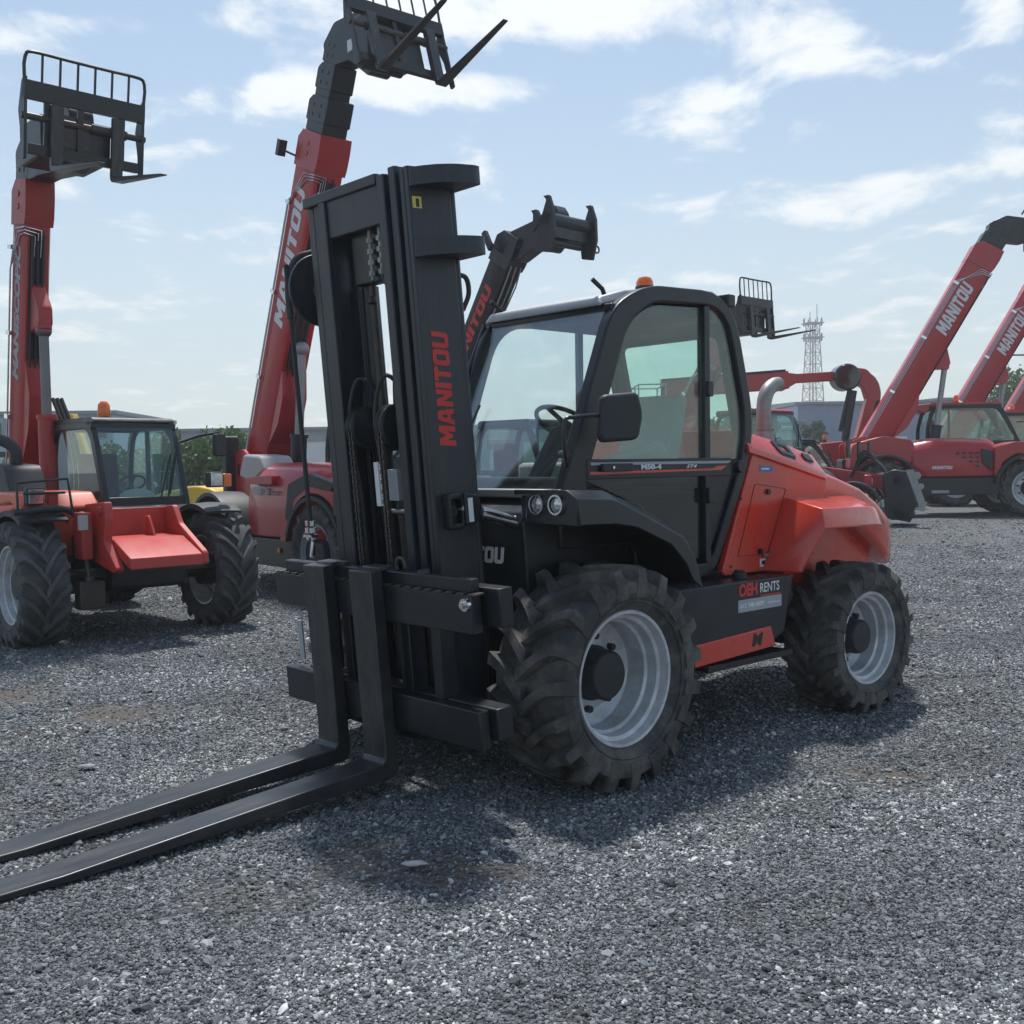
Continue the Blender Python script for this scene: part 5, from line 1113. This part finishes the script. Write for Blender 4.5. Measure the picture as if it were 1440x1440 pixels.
building((37, 92, 0), R_(0), 40, 20, 6.6, M_CLADG, M_ROOF, 'grey flat roofed building behind the right hand telehandlers', wins=[(x, x + 2.2, 3.5, 4.7) for x in range(3, 36, 6)], pitch=.2)
building((4, 80, 0), R_(0), 17, 14, 3.9, M_CONC, M_ROOF, 'pale low building seen through the forklift cab', wins=[(x, x + 1.8, 1.6, 2.8) for x in range(1, 15, 3)], pitch=.3)

# ------------------------------------------------------------------ lattice tower
def tower():
    P = thing('lattice_tower', 'tall steel lattice communications tower on the horizon right of the raised forks', 'tower', (80.5, 285, -4), R_(12))
    H = 42.; b = MB()
    w = lambda z: 3.0 - 1.7 * min(1, z / 38.)
    cs = [(-1, -1), (1, -1), (1, 1), (-1, 1)]
    zs = [H * (1 - (1 - k / 13.) ** 1.15) for k in range(14)]
    for (sx, sy) in cs:
        b.tube([(sx*w(z), sy*w(z), z) for z in zs], .14, 6)
    for i in range(13):
        z0, z1 = zs[i], zs[i+1]
        for k in range(4):
            a, c = cs[k], cs[(k+1) % 4]
            A = (a[0]*w(z0), a[1]*w(z0), z0); B = (c[0]*w(z0), c[1]*w(z0), z0); C2 = (a[0]*w(z1), a[1]*w(z1), z1); D = (c[0]*w(z1), c[1]*w(z1), z1)
            b.beam(A, D, .09, .09); b.beam(B, C2, .09, .09); b.beam(C2, D, .12, .12)
    for (sx, sy) in ((0, 0),): b.cyl((0, 0, 0), (0, 0, H), .18, n=6)
    t = b.build('lattice', M_TOWER, P, smooth=0)
    b = MB()
    for z in (H - .2, H - 4): b.box(-w(z) - .9, w(z) + .9, -w(z) - .9, w(z) + .9, z, z + .22)
    for z in (H, H - 4):
        for k in range(8):
            q = 2*PI*k/8; b.cyl(((w(z)+.9)*math.cos(q)*1.1, (w(z)+.9)*math.sin(q)*1.1, z - .8), ((w(z)+.9)*math.cos(q)*1.1, (w(z)+.9)*math.sin(q)*1.1, z + 1.2), .16, n=6)
    b.build('platform', M_TOWER, P)
    b = MB(); b.cyl((1.2, 0, H), (1.2, 0, H + 5.0), .09, n=6); b.cyl((-.8, 0, H), (-.8, 0, H + 3.), .08, n=6); b.build('antenna', M_TOWER, P)
M_TOWER = mat('tower_steel', (.16, .13, .13), .6)
tower()
def pole(loc, h, label):
    P = thing('utility_pole', label, 'pole', loc)
    b = MB(); b.cyl((0, 0, 0), (0, 0, h), .13, .09, n=8); b.build('post', M_TOWER, P)
    b = MB(); b.box(-1, 1, -.05, .05, h - .6, h - .48); b.build('crossarm', M_TOWER, P)
pole((37.5, 78, 0), 9.6, 'thin utility pole beside the grey flat roofed building')

# ------------------------------------------------------------------ trees and bushes
def leaf_mat(name, c1, c2):
    m = bpy.data.materials.new(name); m.use_nodes = True; nt = m.node_tree; N = nt.nodes; L = nt.links; b = N['Principled BSDF']
    tc = N.new('ShaderNodeTexCoord'); nz = N.new('ShaderNodeTexNoise'); nz.inputs['Scale'].default_value = 1.4; nz.inputs['Detail'].default_value = 6; L.new(tc.outputs['Object'], nz.inputs['Vector'])
    mr = N.new('ShaderNodeMapRange'); mr.inputs[1].default_value = .35; mr.inputs[2].default_value = .68; L.new(nz.outputs['Fac'], mr.inputs[0])
    mx = N.new('ShaderNodeMix'); mx.data_type = 'RGBA'; mx.inputs[6].default_value = (*c1, 1); mx.inputs[7].default_value = (*c2, 1)
    L.new(mr.outputs[0], mx.inputs[0]); L.new(mx.outputs[2], b.inputs['Base Color']); b.inputs['Roughness'].default_value = .6
    tl = N.new('ShaderNodeBsdfTranslucent'); L.new(mx.outputs[2], tl.inputs[0]); ms = N.new('ShaderNodeMixShader'); ms.inputs[0].default_value = .3
    L.new(b.outputs[0], ms.inputs[1]); L.new(tl.outputs[0], ms.inputs[2]); L.new(ms.outputs[0], N['Material Output'].inputs[0])
    return m
M_LEAF = leaf_mat('green_leaves', (.045, .095, .03), (.10, .17, .045)); M_LEAFD = leaf_mat('dark_leaves', (.03, .06, .028), (.06, .10, .035))
M_BARK = mat('bark', (.07, .055, .04), .9, bump=.5, bscale=12)
def tree(loc, h, r, label, n=2600, leaf=.16, m=None, group=None, trunk=.35, seed=1, cat='tree', name='leafy_tree'):
    rnd = random.Random(seed); P = thing(name, label, cat, loc, 0, group)
    b = MB(); b.tube(smooth_path([(0, 0, -.1), (.05*r, 0, h*.25), (-.05*r, .05*r, h*.55), (0, 0, h*.85)], 3), [.055*r*(1 - .8*k/9.) for k in range(10)], 8)
    cl = []
    for k in range(20):
        a = rnd.uniform(0, 2*PI); t = rnd.uniform(trunk, 1.); rr = r * math.sqrt(rnd.random()) * (.95 if t < .75 else (1.25 - t) * 1.9) * .8
        c = (rr*math.cos(a), rr*math.sin(a), h*(t*.82 + .04)); cl.append((c, rnd.uniform(.26, .44) * r))
        b.tube([(0, 0, h*max(.1, t*.55)), (c[0]*.5, c[1]*.5, (h*t*.55 + c[2])/2), c], [.02*r, .014*r, .005*r], 5)
    b.build('trunk', M_BARK, P)
    vs = []; fs = []
    for i in range(n):
        c, cr = cl[rnd.randrange(len(cl))]
        while True:
            v = Vector((rnd.uniform(-1, 1), rnd.uniform(-1, 1), rnd.uniform(-1, 1)))
            if .2 < v.length < 1: break
        p = Vector(c) + v * cr * (.75 + .45*rnd.random()); p.z = max(p.z, .03)
        a = Vector((rnd.gauss(0, 1), rnd.gauss(0, 1), rnd.gauss(0, .6))).normalized(); d = a.orthogonal().normalized(); q = a.cross(d)
        s = leaf * rnd.uniform(.5, 1.2); k = len(vs)
        vs += [p - d*s*.5, p + q*s*.35, p + d*s*.6, p - q*s*.35]; fs.append((k, k+1, k+2, k+3))
    me = bpy.data.meshes.new('crown'); me.from_pydata([tuple(v) for v in vs], [], fs); me.materials.append(m or M_LEAF)
    o = bpy.data.objects.new('crown', me); COL.objects.link(o); o.parent = P
    return P
rb = random.Random(5)
BL = ['bushy shrub at the left end of the hedge row, close to the clad shed', 'rounded green shrub behind the cab of the left telehandler', 'tall bright green shrub in the middle behind the left telehandler mirror', 'green shrub with pale gaps right of the telehandler mirror',
      'dense dark shrub beside the tall red boom', 'low shrub half hidden by the tall red boom', 'shrub seen between the red boom and the black mast']
for k, (x, y, h) in enumerate(((-13.2, 36, 2.6), (-11.9, 35, 2.9), (-10.5, 34, 3.3), (-9.3, 35, 3.1), (-8.4, 33.5, 2.9), (-7.6, 37, 2.9), (-5.8, 38, 2.4))):
    tree((x, y, 0), h, 1.25, BL[k], n=3200, leaf=.17, group='shrubs along the back of the yard', trunk=.05, seed=20 + k, cat='shrub', name='leafy_shrub')
TL = [('round tree just left of the forklift exhaust pipe', (14.7, 64, 0), 5.0, 1.5, M_LEAFD), ('green tree seen through the forklift quarter window', (13.5, 68, 0), 4.8, 2.0, M_LEAFD),
      ('leafy tree rising between the two right hand red booms', (33.2, 72, 0), 8.2, 2.6, M_LEAF), ('tree at the right edge behind the last red boom', (40, 74, 0), 7.2, 3., M_LEAF), ('low tree at the foot of the lattice tower', (21.3, 75, 0), 4.6, 1.2, M_LEAFD)]
for k, (lab, loc, h, r, m) in enumerate(TL):
    tree(loc, h, r, lab, n=3600, leaf=.30, m=m, group='trees on the horizon', trunk=.15, seed=50 + k)
tl = None
# distant tree line that reads as one mass
rnd = random.Random(9); vs = []; fs = []
for i in range(26000):
    x = rnd.uniform(-150, 190); hh = 2.2 + 2.2*abs(noise.noise(Vector((x*.06, 3, 0)))) + 2.0*abs(noise.noise(Vector((x*.25, 8, 0))))
    z = hh * rnd.random() ** .7; p = Vector((x, 170 + rnd.uniform(-3, 3), z)); s = rnd.uniform(.5, 1.1)
    a = Vector((rnd.gauss(0, 1), rnd.gauss(0, 1), rnd.gauss(0, 1))).normalized(); d = a.orthogonal().normalized(); q = a.cross(d); k = len(vs)
    vs += [p - d*s*.5, p + q*s*.4, p + d*s*.5, p - q*s*.4]; fs.append((k, k+1, k+2, k+3))
me = bpy.data.meshes.new('distant_wood'); me.from_pydata([tuple(v) for v in vs], [], fs); me.materials.append(M_LEAFD)
o = bpy.data.objects.new('distant_wood', me); COL.objects.link(o); o['kind'] = 'stuff'; tag(o, 'low line of distant trees along the horizon', 'trees')

# ------------------------------------------------------------------ gravel yard
SPOTS = ((-.56, 4.40, .42), (-1.05, 4.05, .38), (-.2, 4.2, .3), (1.87, 5.5, .35), (-2.6, 7.2, .5), (-3.7, 7.9, .6), (-1.3, 5.0, .35), (2.6, 4.2, .5), (5.5, 9.5, .8), (-1.2, 9.5, .7))
def gravel_mat():
    m = bpy.data.materials.new('gravel'); m.use_nodes = True; nt = m.node_tree; N = nt.nodes; L = nt.links; b = N['Principled BSDF']
    b.inputs['Roughness'].default_value = .75; b.inputs['Specular IOR Level'].default_value = .4
    tc = N.new('ShaderNodeTexCoord')
    def vor(s):
        v = N.new('ShaderNodeTexVoronoi'); v.inputs['Scale'].default_value = s; v.inputs['Randomness'].default_value = 1; L.new(tc.outputs['Object'], v.inputs['Vector']); return v
    v1 = vor(48); v2 = vor(95); n1 = N.new('ShaderNodeTexNoise'); n1.inputs['Scale'].default_value = .55; n1.inputs['Detail'].default_value = 9; n1.inputs['Roughness'].default_value = .6; L.new(tc.outputs['Object'], n1.inputs['Vector'])
    sep = N.new('ShaderNodeSeparateColor'); L.new(v1.outputs['Color'], sep.inputs[0])
    r = N.new('ShaderNodeValToRGB'); e = r.color_ramp.elements; e[0].position = 0; e[0].color = (.04, .043, .048, 1); e[1].position = 1; e[1].color = (.42, .42, .41, 1)
    for p, c in ((.35, .078), (.65, .128), (.85, .18), (.95, .26)):  # tones darkened: colour carries the self-shadowing seen among the loose stones
        q = r.color_ramp.elements.new(p); q.color = (c*.93, c*1.0, c*1.05, 1)
    L.new(sep.outputs[0], r.inputs[0])
    # dirt patches where the fines show through
    fac = n1.outputs['Fac']
    for px, py, rr_ in SPOTS:
        m_ = N.new('ShaderNodeMapping'); m_.vector_type = 'TEXTURE'; L.new(tc.outputs['Object'], m_.inputs[0]); m_.inputs['Location'].default_value = (px, py, 0); m_.inputs['Scale'].default_value = (rr_, rr_*.8, 9)
        ln = N.new('ShaderNodeVectorMath'); ln.operation = 'LENGTH'; L.new(m_.outputs[0], ln.inputs[0])
        q_ = N.new('ShaderNodeMapRange'); q_.inputs[1].default_value = 0; q_.inputs[2].default_value = 1.3; q_.inputs[3].default_value = .17; q_.inputs[4].default_value = 0; L.new(ln.outputs['Value'], q_.inputs[0])
        a_ = N.new('ShaderNodeMath'); L.new(fac, a_.inputs[0]); L.new(q_.outputs[0], a_.inputs[1]); fac = a_.outputs[0]
    mr = N.new('ShaderNodeMapRange'); mr.inputs[1].default_value = .54; mr.inputs[2].default_value = .66; mr.inputs[4].default_value = .85; L.new(fac, mr.inputs[0])
    mx = N.new('ShaderNodeMix'); mx.data_type = 'RGBA'; mx.inputs[7].default_value = (.115, .095, .078, 1); L.new(mr.outputs[0], mx.inputs[0]); L.new(r.outputs[0], mx.inputs[6]); 
    n3 = N.new('ShaderNodeTexNoise'); n3.inputs['Scale'].default_value = .12; n3.inputs['Detail'].default_value = 5; L.new(tc.outputs['Object'], n3.inputs['Vector'])
    m3 = N.new('ShaderNodeMapRange'); m3.inputs[1].default_value = .3; m3.inputs[2].default_value = .7; m3.inputs[3].default_value = .75; m3.inputs[4].default_value = 1.25; L.new(n3.outputs['Fac'], m3.inputs[0])
    ml = N.new('ShaderNodeVectorMath'); ml.operation = 'SCALE'; L.new(mx.outputs[2], ml.inputs[0]); L.new(m3.outputs[0], ml.inputs['Scale'])
    L.new(ml.outputs[0], b.inputs['Base Color'])
    ad = N.new('ShaderNodeMath'); ad.operation = 'MULTIPLY_ADD'; ad.inputs[1].default_value = -1.2; L.new(v1.outputs['Distance'], ad.inputs[0]); 
    m4 = N.new('ShaderNodeMath'); m4.operation = 'MULTIPLY'; m4.inputs[1].default_value = -.5; L.new(v2.outputs['Distance'], m4.inputs[0]); L.new(m4.outputs[0], ad.inputs[2])
    bp = N.new('ShaderNodeBump'); bp.inputs['Strength'].default_value = .9; bp.inputs['Distance'].default_value = .02; L.new(ad.outputs[0], bp.inputs['Height']); L.new(bp.outputs[0], b.inputs['Normal'])
    return m
M_GRAVEL = gravel_mat()
def axis(lo, hi, fine0, fine1, step, grow):
    a = [fine0 + i*step for i in range(int((fine1 - fine0)/step) + 1)]
    s = step; x = a[-1]
    while x < hi: s *= grow; x += s; a.append(x)
    s = step; x = a[0]
    while x > lo: s *= grow; x -= s; a.insert(0, x)
    return a
def bumpz(x, y):
    if y > 40 or abs(x) > 30: return 0
    z = .016*noise.noise(Vector((x*.7, y*.7, 0))) + .009*noise.noise(Vector((x*2.3, y*2.3, 5)))
    for c in (.9, 2.6, -2.4):
        q = (x - c - .35*y - .3*math.sin(y*.5)) / .22
        z -= .016 * math.exp(-q*q) * (.6 + .5*noise.noise(Vector((x, y, 3)))); q = (abs(q) - 1.6)*1.6; z += .008 * math.exp(-q*q)
    return z * max(0., min(1., (30 - y)/8.))
xs = axis(-600, 600, -7, 7, .14, 1.25); ys = axis(-60, 900, 2, 20, .14, 1.2)
vs = [(x, y, ground_z(x, y) + bumpz(x, y)) for y in ys for x in xs]; nx = len(xs)
fs = [(j*nx + i, j*nx + i + 1, (j+1)*nx + i + 1, (j+1)*nx + i) for j in range(len(ys) - 1) for i in range(nx - 1)]
me = bpy.data.meshes.new('gravel_ground'); me.from_pydata(vs, [], fs); me.materials.append(M_GRAVEL); me.polygons.foreach_set('use_smooth', [True]*len(me.polygons))
gd = bpy.data.objects.new('gravel_ground', me); COL.objects.link(gd); gd['kind'] = 'structure'; tag(gd, 'flat yard of crushed grey gravel', 'ground')

# loose stones: one object of instanced pebbles in front of the camera
def stone_mat():
    m = bpy.data.materials.new('crushed_stone'); m.use_nodes = True; nt = m.node_tree; N = nt.nodes; L = nt.links; b = N['Principled BSDF']; b.inputs['Roughness'].default_value = .72
    at = N.new('ShaderNodeAttribute'); at.attribute_type = 'INSTANCER'; at.attribute_name = 'tone'
    r = N.new('ShaderNodeValToRGB'); e = r.color_ramp.elements; e[0].position = 0; e[0].color = (.04, .043, .048, 1); e[1].position = 1; e[1].color = (.56, .56, .54, 1)
    for p, c in ((.3, .095), (.6, .155), (.86, .225), (.96, .32)):
        q = r.color_ramp.elements.new(p); q.color = (c*.93, c*1.0, c*1.05, 1)
    L.new(at.outputs['Fac'], r.inputs[0])
    tc = N.new('ShaderNodeTexCoord'); nz = N.new('ShaderNodeTexNoise'); nz.inputs['Scale'].default_value = 1.5; nz.inputs['Detail'].default_value = 3; L.new(tc.outputs['Object'], nz.inputs['Vector'])
    mm = N.new('ShaderNodeMix'); mm.data_type = 'RGBA'; mm.blend_type = 'MULTIPLY'; mm.inputs[0].default_value = .5; L.new(r.outputs[0], mm.inputs[6]); L.new(nz.outputs['Color'], mm.inputs[7])
    L.new(r.outputs[0], b.inputs['Base Color'])
    return m
M_STONE = stone_mat()
def stones():
    rnd = random.Random(11)
    lib = bpy.data.collections.new('stone_kinds')
    for k in range(9):
        bm = bmesh.new(); bmesh.ops.create_icosphere(bm, subdivisions=1, radius=1)
        for v in bm.verts: v.co *= rnd.uniform(.68, 1.15)
        bmesh.ops.scale(bm, verts=bm.verts, vec=(1, rnd.uniform(.6, .95), rnd.uniform(.45, .8)))
        me = bpy.data.meshes.new('stone'); bm.to_mesh(me); bm.free(); me.materials.append(M_STONE)
        lib.objects.link(bpy.data.objects.new('stone_kind', me))
    pts = []; tone = []; sc = []; idx = []; rot = []
    def patch(x, y): return noise.fractal(Vector((x*.55 + 9, y*.55, 2)), .8, 2.1, 4)
    def put(n, y0, y1, smin, smax):
        i = 0
        while i < n:
            y = y0 + (y1 - y0) * rnd.random(); hw = y * .52 + .3; x = rnd.uniform(-hw, hw)
            near = max([max(0, 1.15 - math.hypot((x - a)/r_, (y - c)/(r_*.8))) for a, c, r_ in SPOTS]) + .45*noise.noise(Vector((x*5, y*5, 1)))
            if (patch(x, y) > .30 and rnd.random() < .5) or (near > .35 and rnd.random() < .80): i += 1; continue
            q = rnd.random(); s = rnd.uniform(smin, smax) * (1 if q > .05 else 1.7 if q > .006 else 2.5)
            pts.append((x, y, ground_z(x, y) + bumpz(x, y) + s*.18)); sc.append(s)
            t = rnd.random() + .22*noise.noise(Vector((x*.9, y*.9, 7))) + .10*noise.noise(Vector((x*4, y*4, 2))); tone.append(max(0, min(1, t))); idx.append(rnd.randrange(9)); rot.append((rnd.uniform(-.5, .5), rnd.uniform(-.5, .5), rnd.uniform(0, 6.28))); i += 1
    put(78000, 2.9, 4.4, .0045, .0115); put(105000, 4.4, 6.5, .0055, .0125); put(90000, 6.5, 10, .008, .0145); put(42000, 10, 14, .010, .018); put(26000, 13, 19, .012, .019); put(16000, 14, 24, .013, .020)
    me = bpy.data.meshes.new('loose_gravel'); me.from_pydata(pts, [], [])
    for nm, ty, dat, key in (('tone', 'FLOAT', tone, 'value'), ('sc', 'FLOAT', sc, 'value'), ('idx', 'INT', idx, 'value'), ('rot', 'FLOAT_VECTOR', [c for r in rot for c in r], 'vector')):
        a = me.attributes.new(nm, ty, 'POINT'); a.data.foreach_set(key, dat)
    o = bpy.data.objects.new('loose_gravel', me); COL.objects.link(o); o['kind'] = 'stuff'; tag(o, 'loose crushed grey stones scattered over the yard', 'gravel')
    ng = bpy.data.node_groups.new('scatter_stones', 'GeometryNodeTree')
    ng.interface.new_socket('Geometry', in_out='INPUT', socket_type='NodeSocketGeometry'); ng.interface.new_socket('Geometry', in_out='OUTPUT', socket_type='NodeSocketGeometry')
    N = ng.nodes; L = ng.links; gi = N.new('NodeGroupInput'); go = N.new('NodeGroupOutput')
    ci = N.new('GeometryNodeCollectionInfo'); ci.inputs['Collection'].default_value = lib; ci.inputs['Separate Children'].default_value = True; ci.inputs['Reset Children'].default_value = True
    ip = N.new('GeometryNodeInstanceOnPoints'); ip.inputs['Pick Instance'].default_value = True
    def na(nm, ty):
        n = N.new('GeometryNodeInputNamedAttribute'); n.data_type = ty; n.inputs['Name'].default_value = nm; return n
    a1 = na('sc', 'FLOAT'); a2 = na('idx', 'INT'); a3 = na('rot', 'FLOAT_VECTOR'); er = N.new('FunctionNodeEulerToRotation')
    L.new(gi.outputs[0], ip.inputs['Points']); L.new(ci.outputs[0], ip.inputs['Instance']); L.new(a2.outputs[0], ip.inputs['Instance Index'])
    L.new(a3.outputs[0], er.inputs[0]); L.new(er.outputs[0], ip.inputs['Rotation']); L.new(a1.outputs[0], ip.inputs['Scale']); L.new(ip.outputs[0], go.inputs[0])
    md = o.modifiers.new('Scatter', 'NODES'); md.node_group = ng
stones()

# scraps of litter
def scrap(x, y, s, label, seed):
    rnd = random.Random(seed); n = 9; b = MB()
    top = [(x + s*math.cos(2*PI*k/n)*rnd.uniform(.6, 1.1), y + .6*s*math.sin(2*PI*k/n)*rnd.uniform(.6, 1.1), ground_z(x, y) + .018 + rnd.uniform(0, .014)) for k in range(n)]
    b.add(top + [(x, y, .035)], [(k, (k+1) % n, n) for k in range(n)])
    o = b.build('paper_scrap', M_SCRAP, None, solid=.002); tag(o, label, 'litter')
M_SCRAP = mat('dirty_paper', (.42, .42, .41), .7)
scrap(-2.36, 5.83, .06, 'white paper scrap lying left of the fork tips, far side', 1)
scrap(-.42, 4.31, .055, 'crumpled pale scrap in front of the mast on the gravel', 2)
scrap(-.31, 3.97, .018, 'tiny white scrap nearest the camera below the forks', 3)

# ------------------------------------------------------------------ sky, sun, camera
EL, AZ = R_(68), R_(-4)      # azimuth measured from +Y (away from the camera) towards +X
w = bpy.data.worlds.new('World'); scn.world = w; w.use_nodes = True; nt = w.node_tree; N = nt.nodes; L = nt.links
bg = N['Background']
sky = N.new('ShaderNodeTexSky'); sky.sky_type = 'NISHITA'; sky.sun_disc = False; sky.sun_elevation = EL; sky.sun_rotation = AZ; sky.air_density = 1.0; sky.dust_density = 1.2; sky.ozone_density = 1.2
tc = N.new('ShaderNodeTexCoord'); sp = N.new('ShaderNodeSeparateXYZ'); L.new(tc.outputs['Generated'], sp.inputs[0])
def math_(op, a, b=None, c=None):
    n = N.new('ShaderNodeMath'); n.operation = op
    for i, v in enumerate((a, b, c)):
        if v is None: continue
        if isinstance(v, (int, float)): n.inputs[i].default_value = v
        else: L.new(v, n.inputs[i])
    return n.outputs[0]
zz = math_('MAXIMUM', sp.outputs[2], .0)
den = math_('ADD', zz, .10)
cx = math_('DIVIDE', sp.outputs[0], den); cy = math_('DIVIDE', sp.outputs[1], den)
cb = N.new('ShaderNodeCombineXYZ'); L.new(cx, cb.inputs[0]); L.new(cy, cb.inputs[1])
mp = N.new('ShaderNodeMapping'); L.new(cb.outputs[0], mp.inputs[0]); mp.inputs['Scale'].default_value = (1.3, 1.0, 1); mp.inputs['Location'].default_value = CLOUD_OFF
mp.inputs['Rotation'].default_value = (0, 0, R_(12))
n1 = N.new('ShaderNodeTexNoise'); n1.inputs['Scale'].default_value = 2.3; n1.inputs['Detail'].default_value = 12; n1.inputs['Roughness'].default_value = .62; n1.inputs['Distortion'].default_value = .25; L.new(mp.outputs[0], n1.inputs['Vector'])
n2 = N.new('ShaderNodeTexNoise'); n2.inputs['Scale'].default_value = .45; n2.inputs['Detail'].default_value = 3; L.new(mp.outputs[0], n2.inputs['Vector'])
f = math_('ADD', math_('MULTIPLY_ADD', n1.outputs['Fac'], 1.9, -.45), math_('MULTIPLY', math_('SUBTRACT', n2.outputs['Fac'], .5), .35))
# cloud banks: (azimuth tangent, elevation tangent, half width, half height, amount)
yy = math_('MAXIMUM', sp.outputs[1], .05)
uv = N.new('ShaderNodeCombineXYZ'); L.new(math_('DIVIDE', sp.outputs[0], yy), uv.inputs[0]); L.new(math_('DIVIDE', sp.outputs[2], yy), uv.inputs[1])
for px, py, rx, ry, am in CLOUDS:
    m_ = N.new('ShaderNodeMapping'); m_.vector_type = 'TEXTURE'; L.new(uv.outputs[0], m_.inputs[0])
    m_.inputs['Location'].default_value = ((px - 720)/1501., (655 - py)/1501., 0); m_.inputs['Scale'].default_value = (rx/1501., ry/1501., 1)
    ln = N.new('ShaderNodeVectorMath'); ln.operation = 'LENGTH'; L.new(m_.outputs[0], ln.inputs[0])
    mr = N.new('ShaderNodeMapRange'); mr.interpolation_type = 'SMOOTHERSTEP'; mr.inputs[1].default_value = 0; mr.inputs[2].default_value = 1.5; mr.inputs[3].default_value = am; mr.inputs[4].default_value = 0
    L.new(ln.outputs['Value'], mr.inputs[0]); f = math_('ADD', f, mr.outputs[0])
cm = N.new('ShaderNodeMapRange'); cm.interpolation_type = 'SMOOTHSTEP'; cm.inputs[1].default_value = .55; cm.inputs[2].default_value = .90; L.new(f, cm.inputs[0])
cf = math_('MULTIPLY', cm.outputs[0], .85)
# haze towards the horizon
hz = math_('POWER', math_('SUBTRACT', 1.0, math_('MINIMUM', zz, 1.0)), HAZE_P)
hz = math_('MULTIPLY', hz, .95)
tn = N.new('ShaderNodeVectorMath'); tn.operation = 'MULTIPLY'; L.new(sky.outputs[0], tn.inputs[0]); tn.inputs[1].default_value = SKY_TINT
hm = N.new('ShaderNodeMix'); hm.data_type = 'RGBA'; L.new(hz, hm.inputs[0]); L.new(tn.outputs[0], hm.inputs[6]); hm.inputs[7].default_value = HAZE_COL
cmx = N.new('ShaderNodeMix'); cmx.data_type = 'RGBA'; L.new(cf, cmx.inputs[0]); L.new(hm.outputs[2], cmx.inputs[6]); cmx.inputs[7].default_value = CLOUD_COL
L.new(cmx.outputs[2], bg.inputs['Color']); bg.inputs['Strength'].default_value = SKY_S

sd = bpy.data.lights.new('sun', 'SUN'); sd.energy = SUN_S; sd.angle = R_(3.5); sd.color = (1, .97, .93)
so = bpy.data.objects.new('sun', sd); COL.objects.link(so)
dv = Vector((math.sin(AZ)*math.cos(EL), math.cos(AZ)*math.cos(EL), math.sin(EL))); so.rotation_euler = dv.to_track_quat('Z', 'Y').to_euler()

cam = bpy.data.cameras.new('camera'); co = bpy.data.objects.new('camera', cam); COL.objects.link(co)
F_, PT, RL = 1501.35, .0443, -.0149
cam.sensor_width = 36; cam.lens = F_ / 1440 * 36; cam.clip_end = 3000; cam.clip_start = .05
fw = Vector((0, math.cos(PT), -math.sin(PT))); r0 = Vector((1, 0, 0)); u0 = Vector((0, math.sin(PT), math.cos(PT)))
rr = r0*math.cos(RL) + u0*math.sin(RL); uu = u0*math.cos(RL) - r0*math.sin(RL)
M = Matrix(((rr.x, uu.x, -fw.x, 0), (rr.y, uu.y, -fw.y, 0), (rr.z, uu.z, -fw.z, 1.65), (0, 0, 0, 1)))
co.matrix_world = M
scn.camera = co
scn.view_settings.view_transform = 'Standard'; scn.view_settings.look = 'None'; scn.view_settings.exposure = EXPO; scn.view_settings.gamma = 1
scn.cycles.max_bounces = 8; scn.cycles.transparent_max_bounces = 16; scn.cycles.glossy_bounces = 4; scn.cycles.diffuse_bounces = 3
# ------------------------------------------------------------------ thin summer haze over the yard
def haze():
    m = bpy.data.materials.new('haze_air'); m.use_nodes = True; N = m.node_tree.nodes; L = m.node_tree.links
    N.remove(N['Principled BSDF']); v = N.new('ShaderNodeVolumePrincipled'); v.inputs['Color'].default_value = (.93, .97, 1, 1); v.inputs['Density'].default_value = HAZE_D; v.inputs['Anisotropy'].default_value = .35
    L.new(v.outputs[0], N['Material Output'].inputs['Volume'])
    b = MB(); b.box(-160, 220, -20, 420, -6, 62); o = b.build('haze', m, None, smooth=0); o['kind'] = 'stuff'; tag(o, 'pale haze in the air over the yard', 'haze')
if HAZE_D: haze()
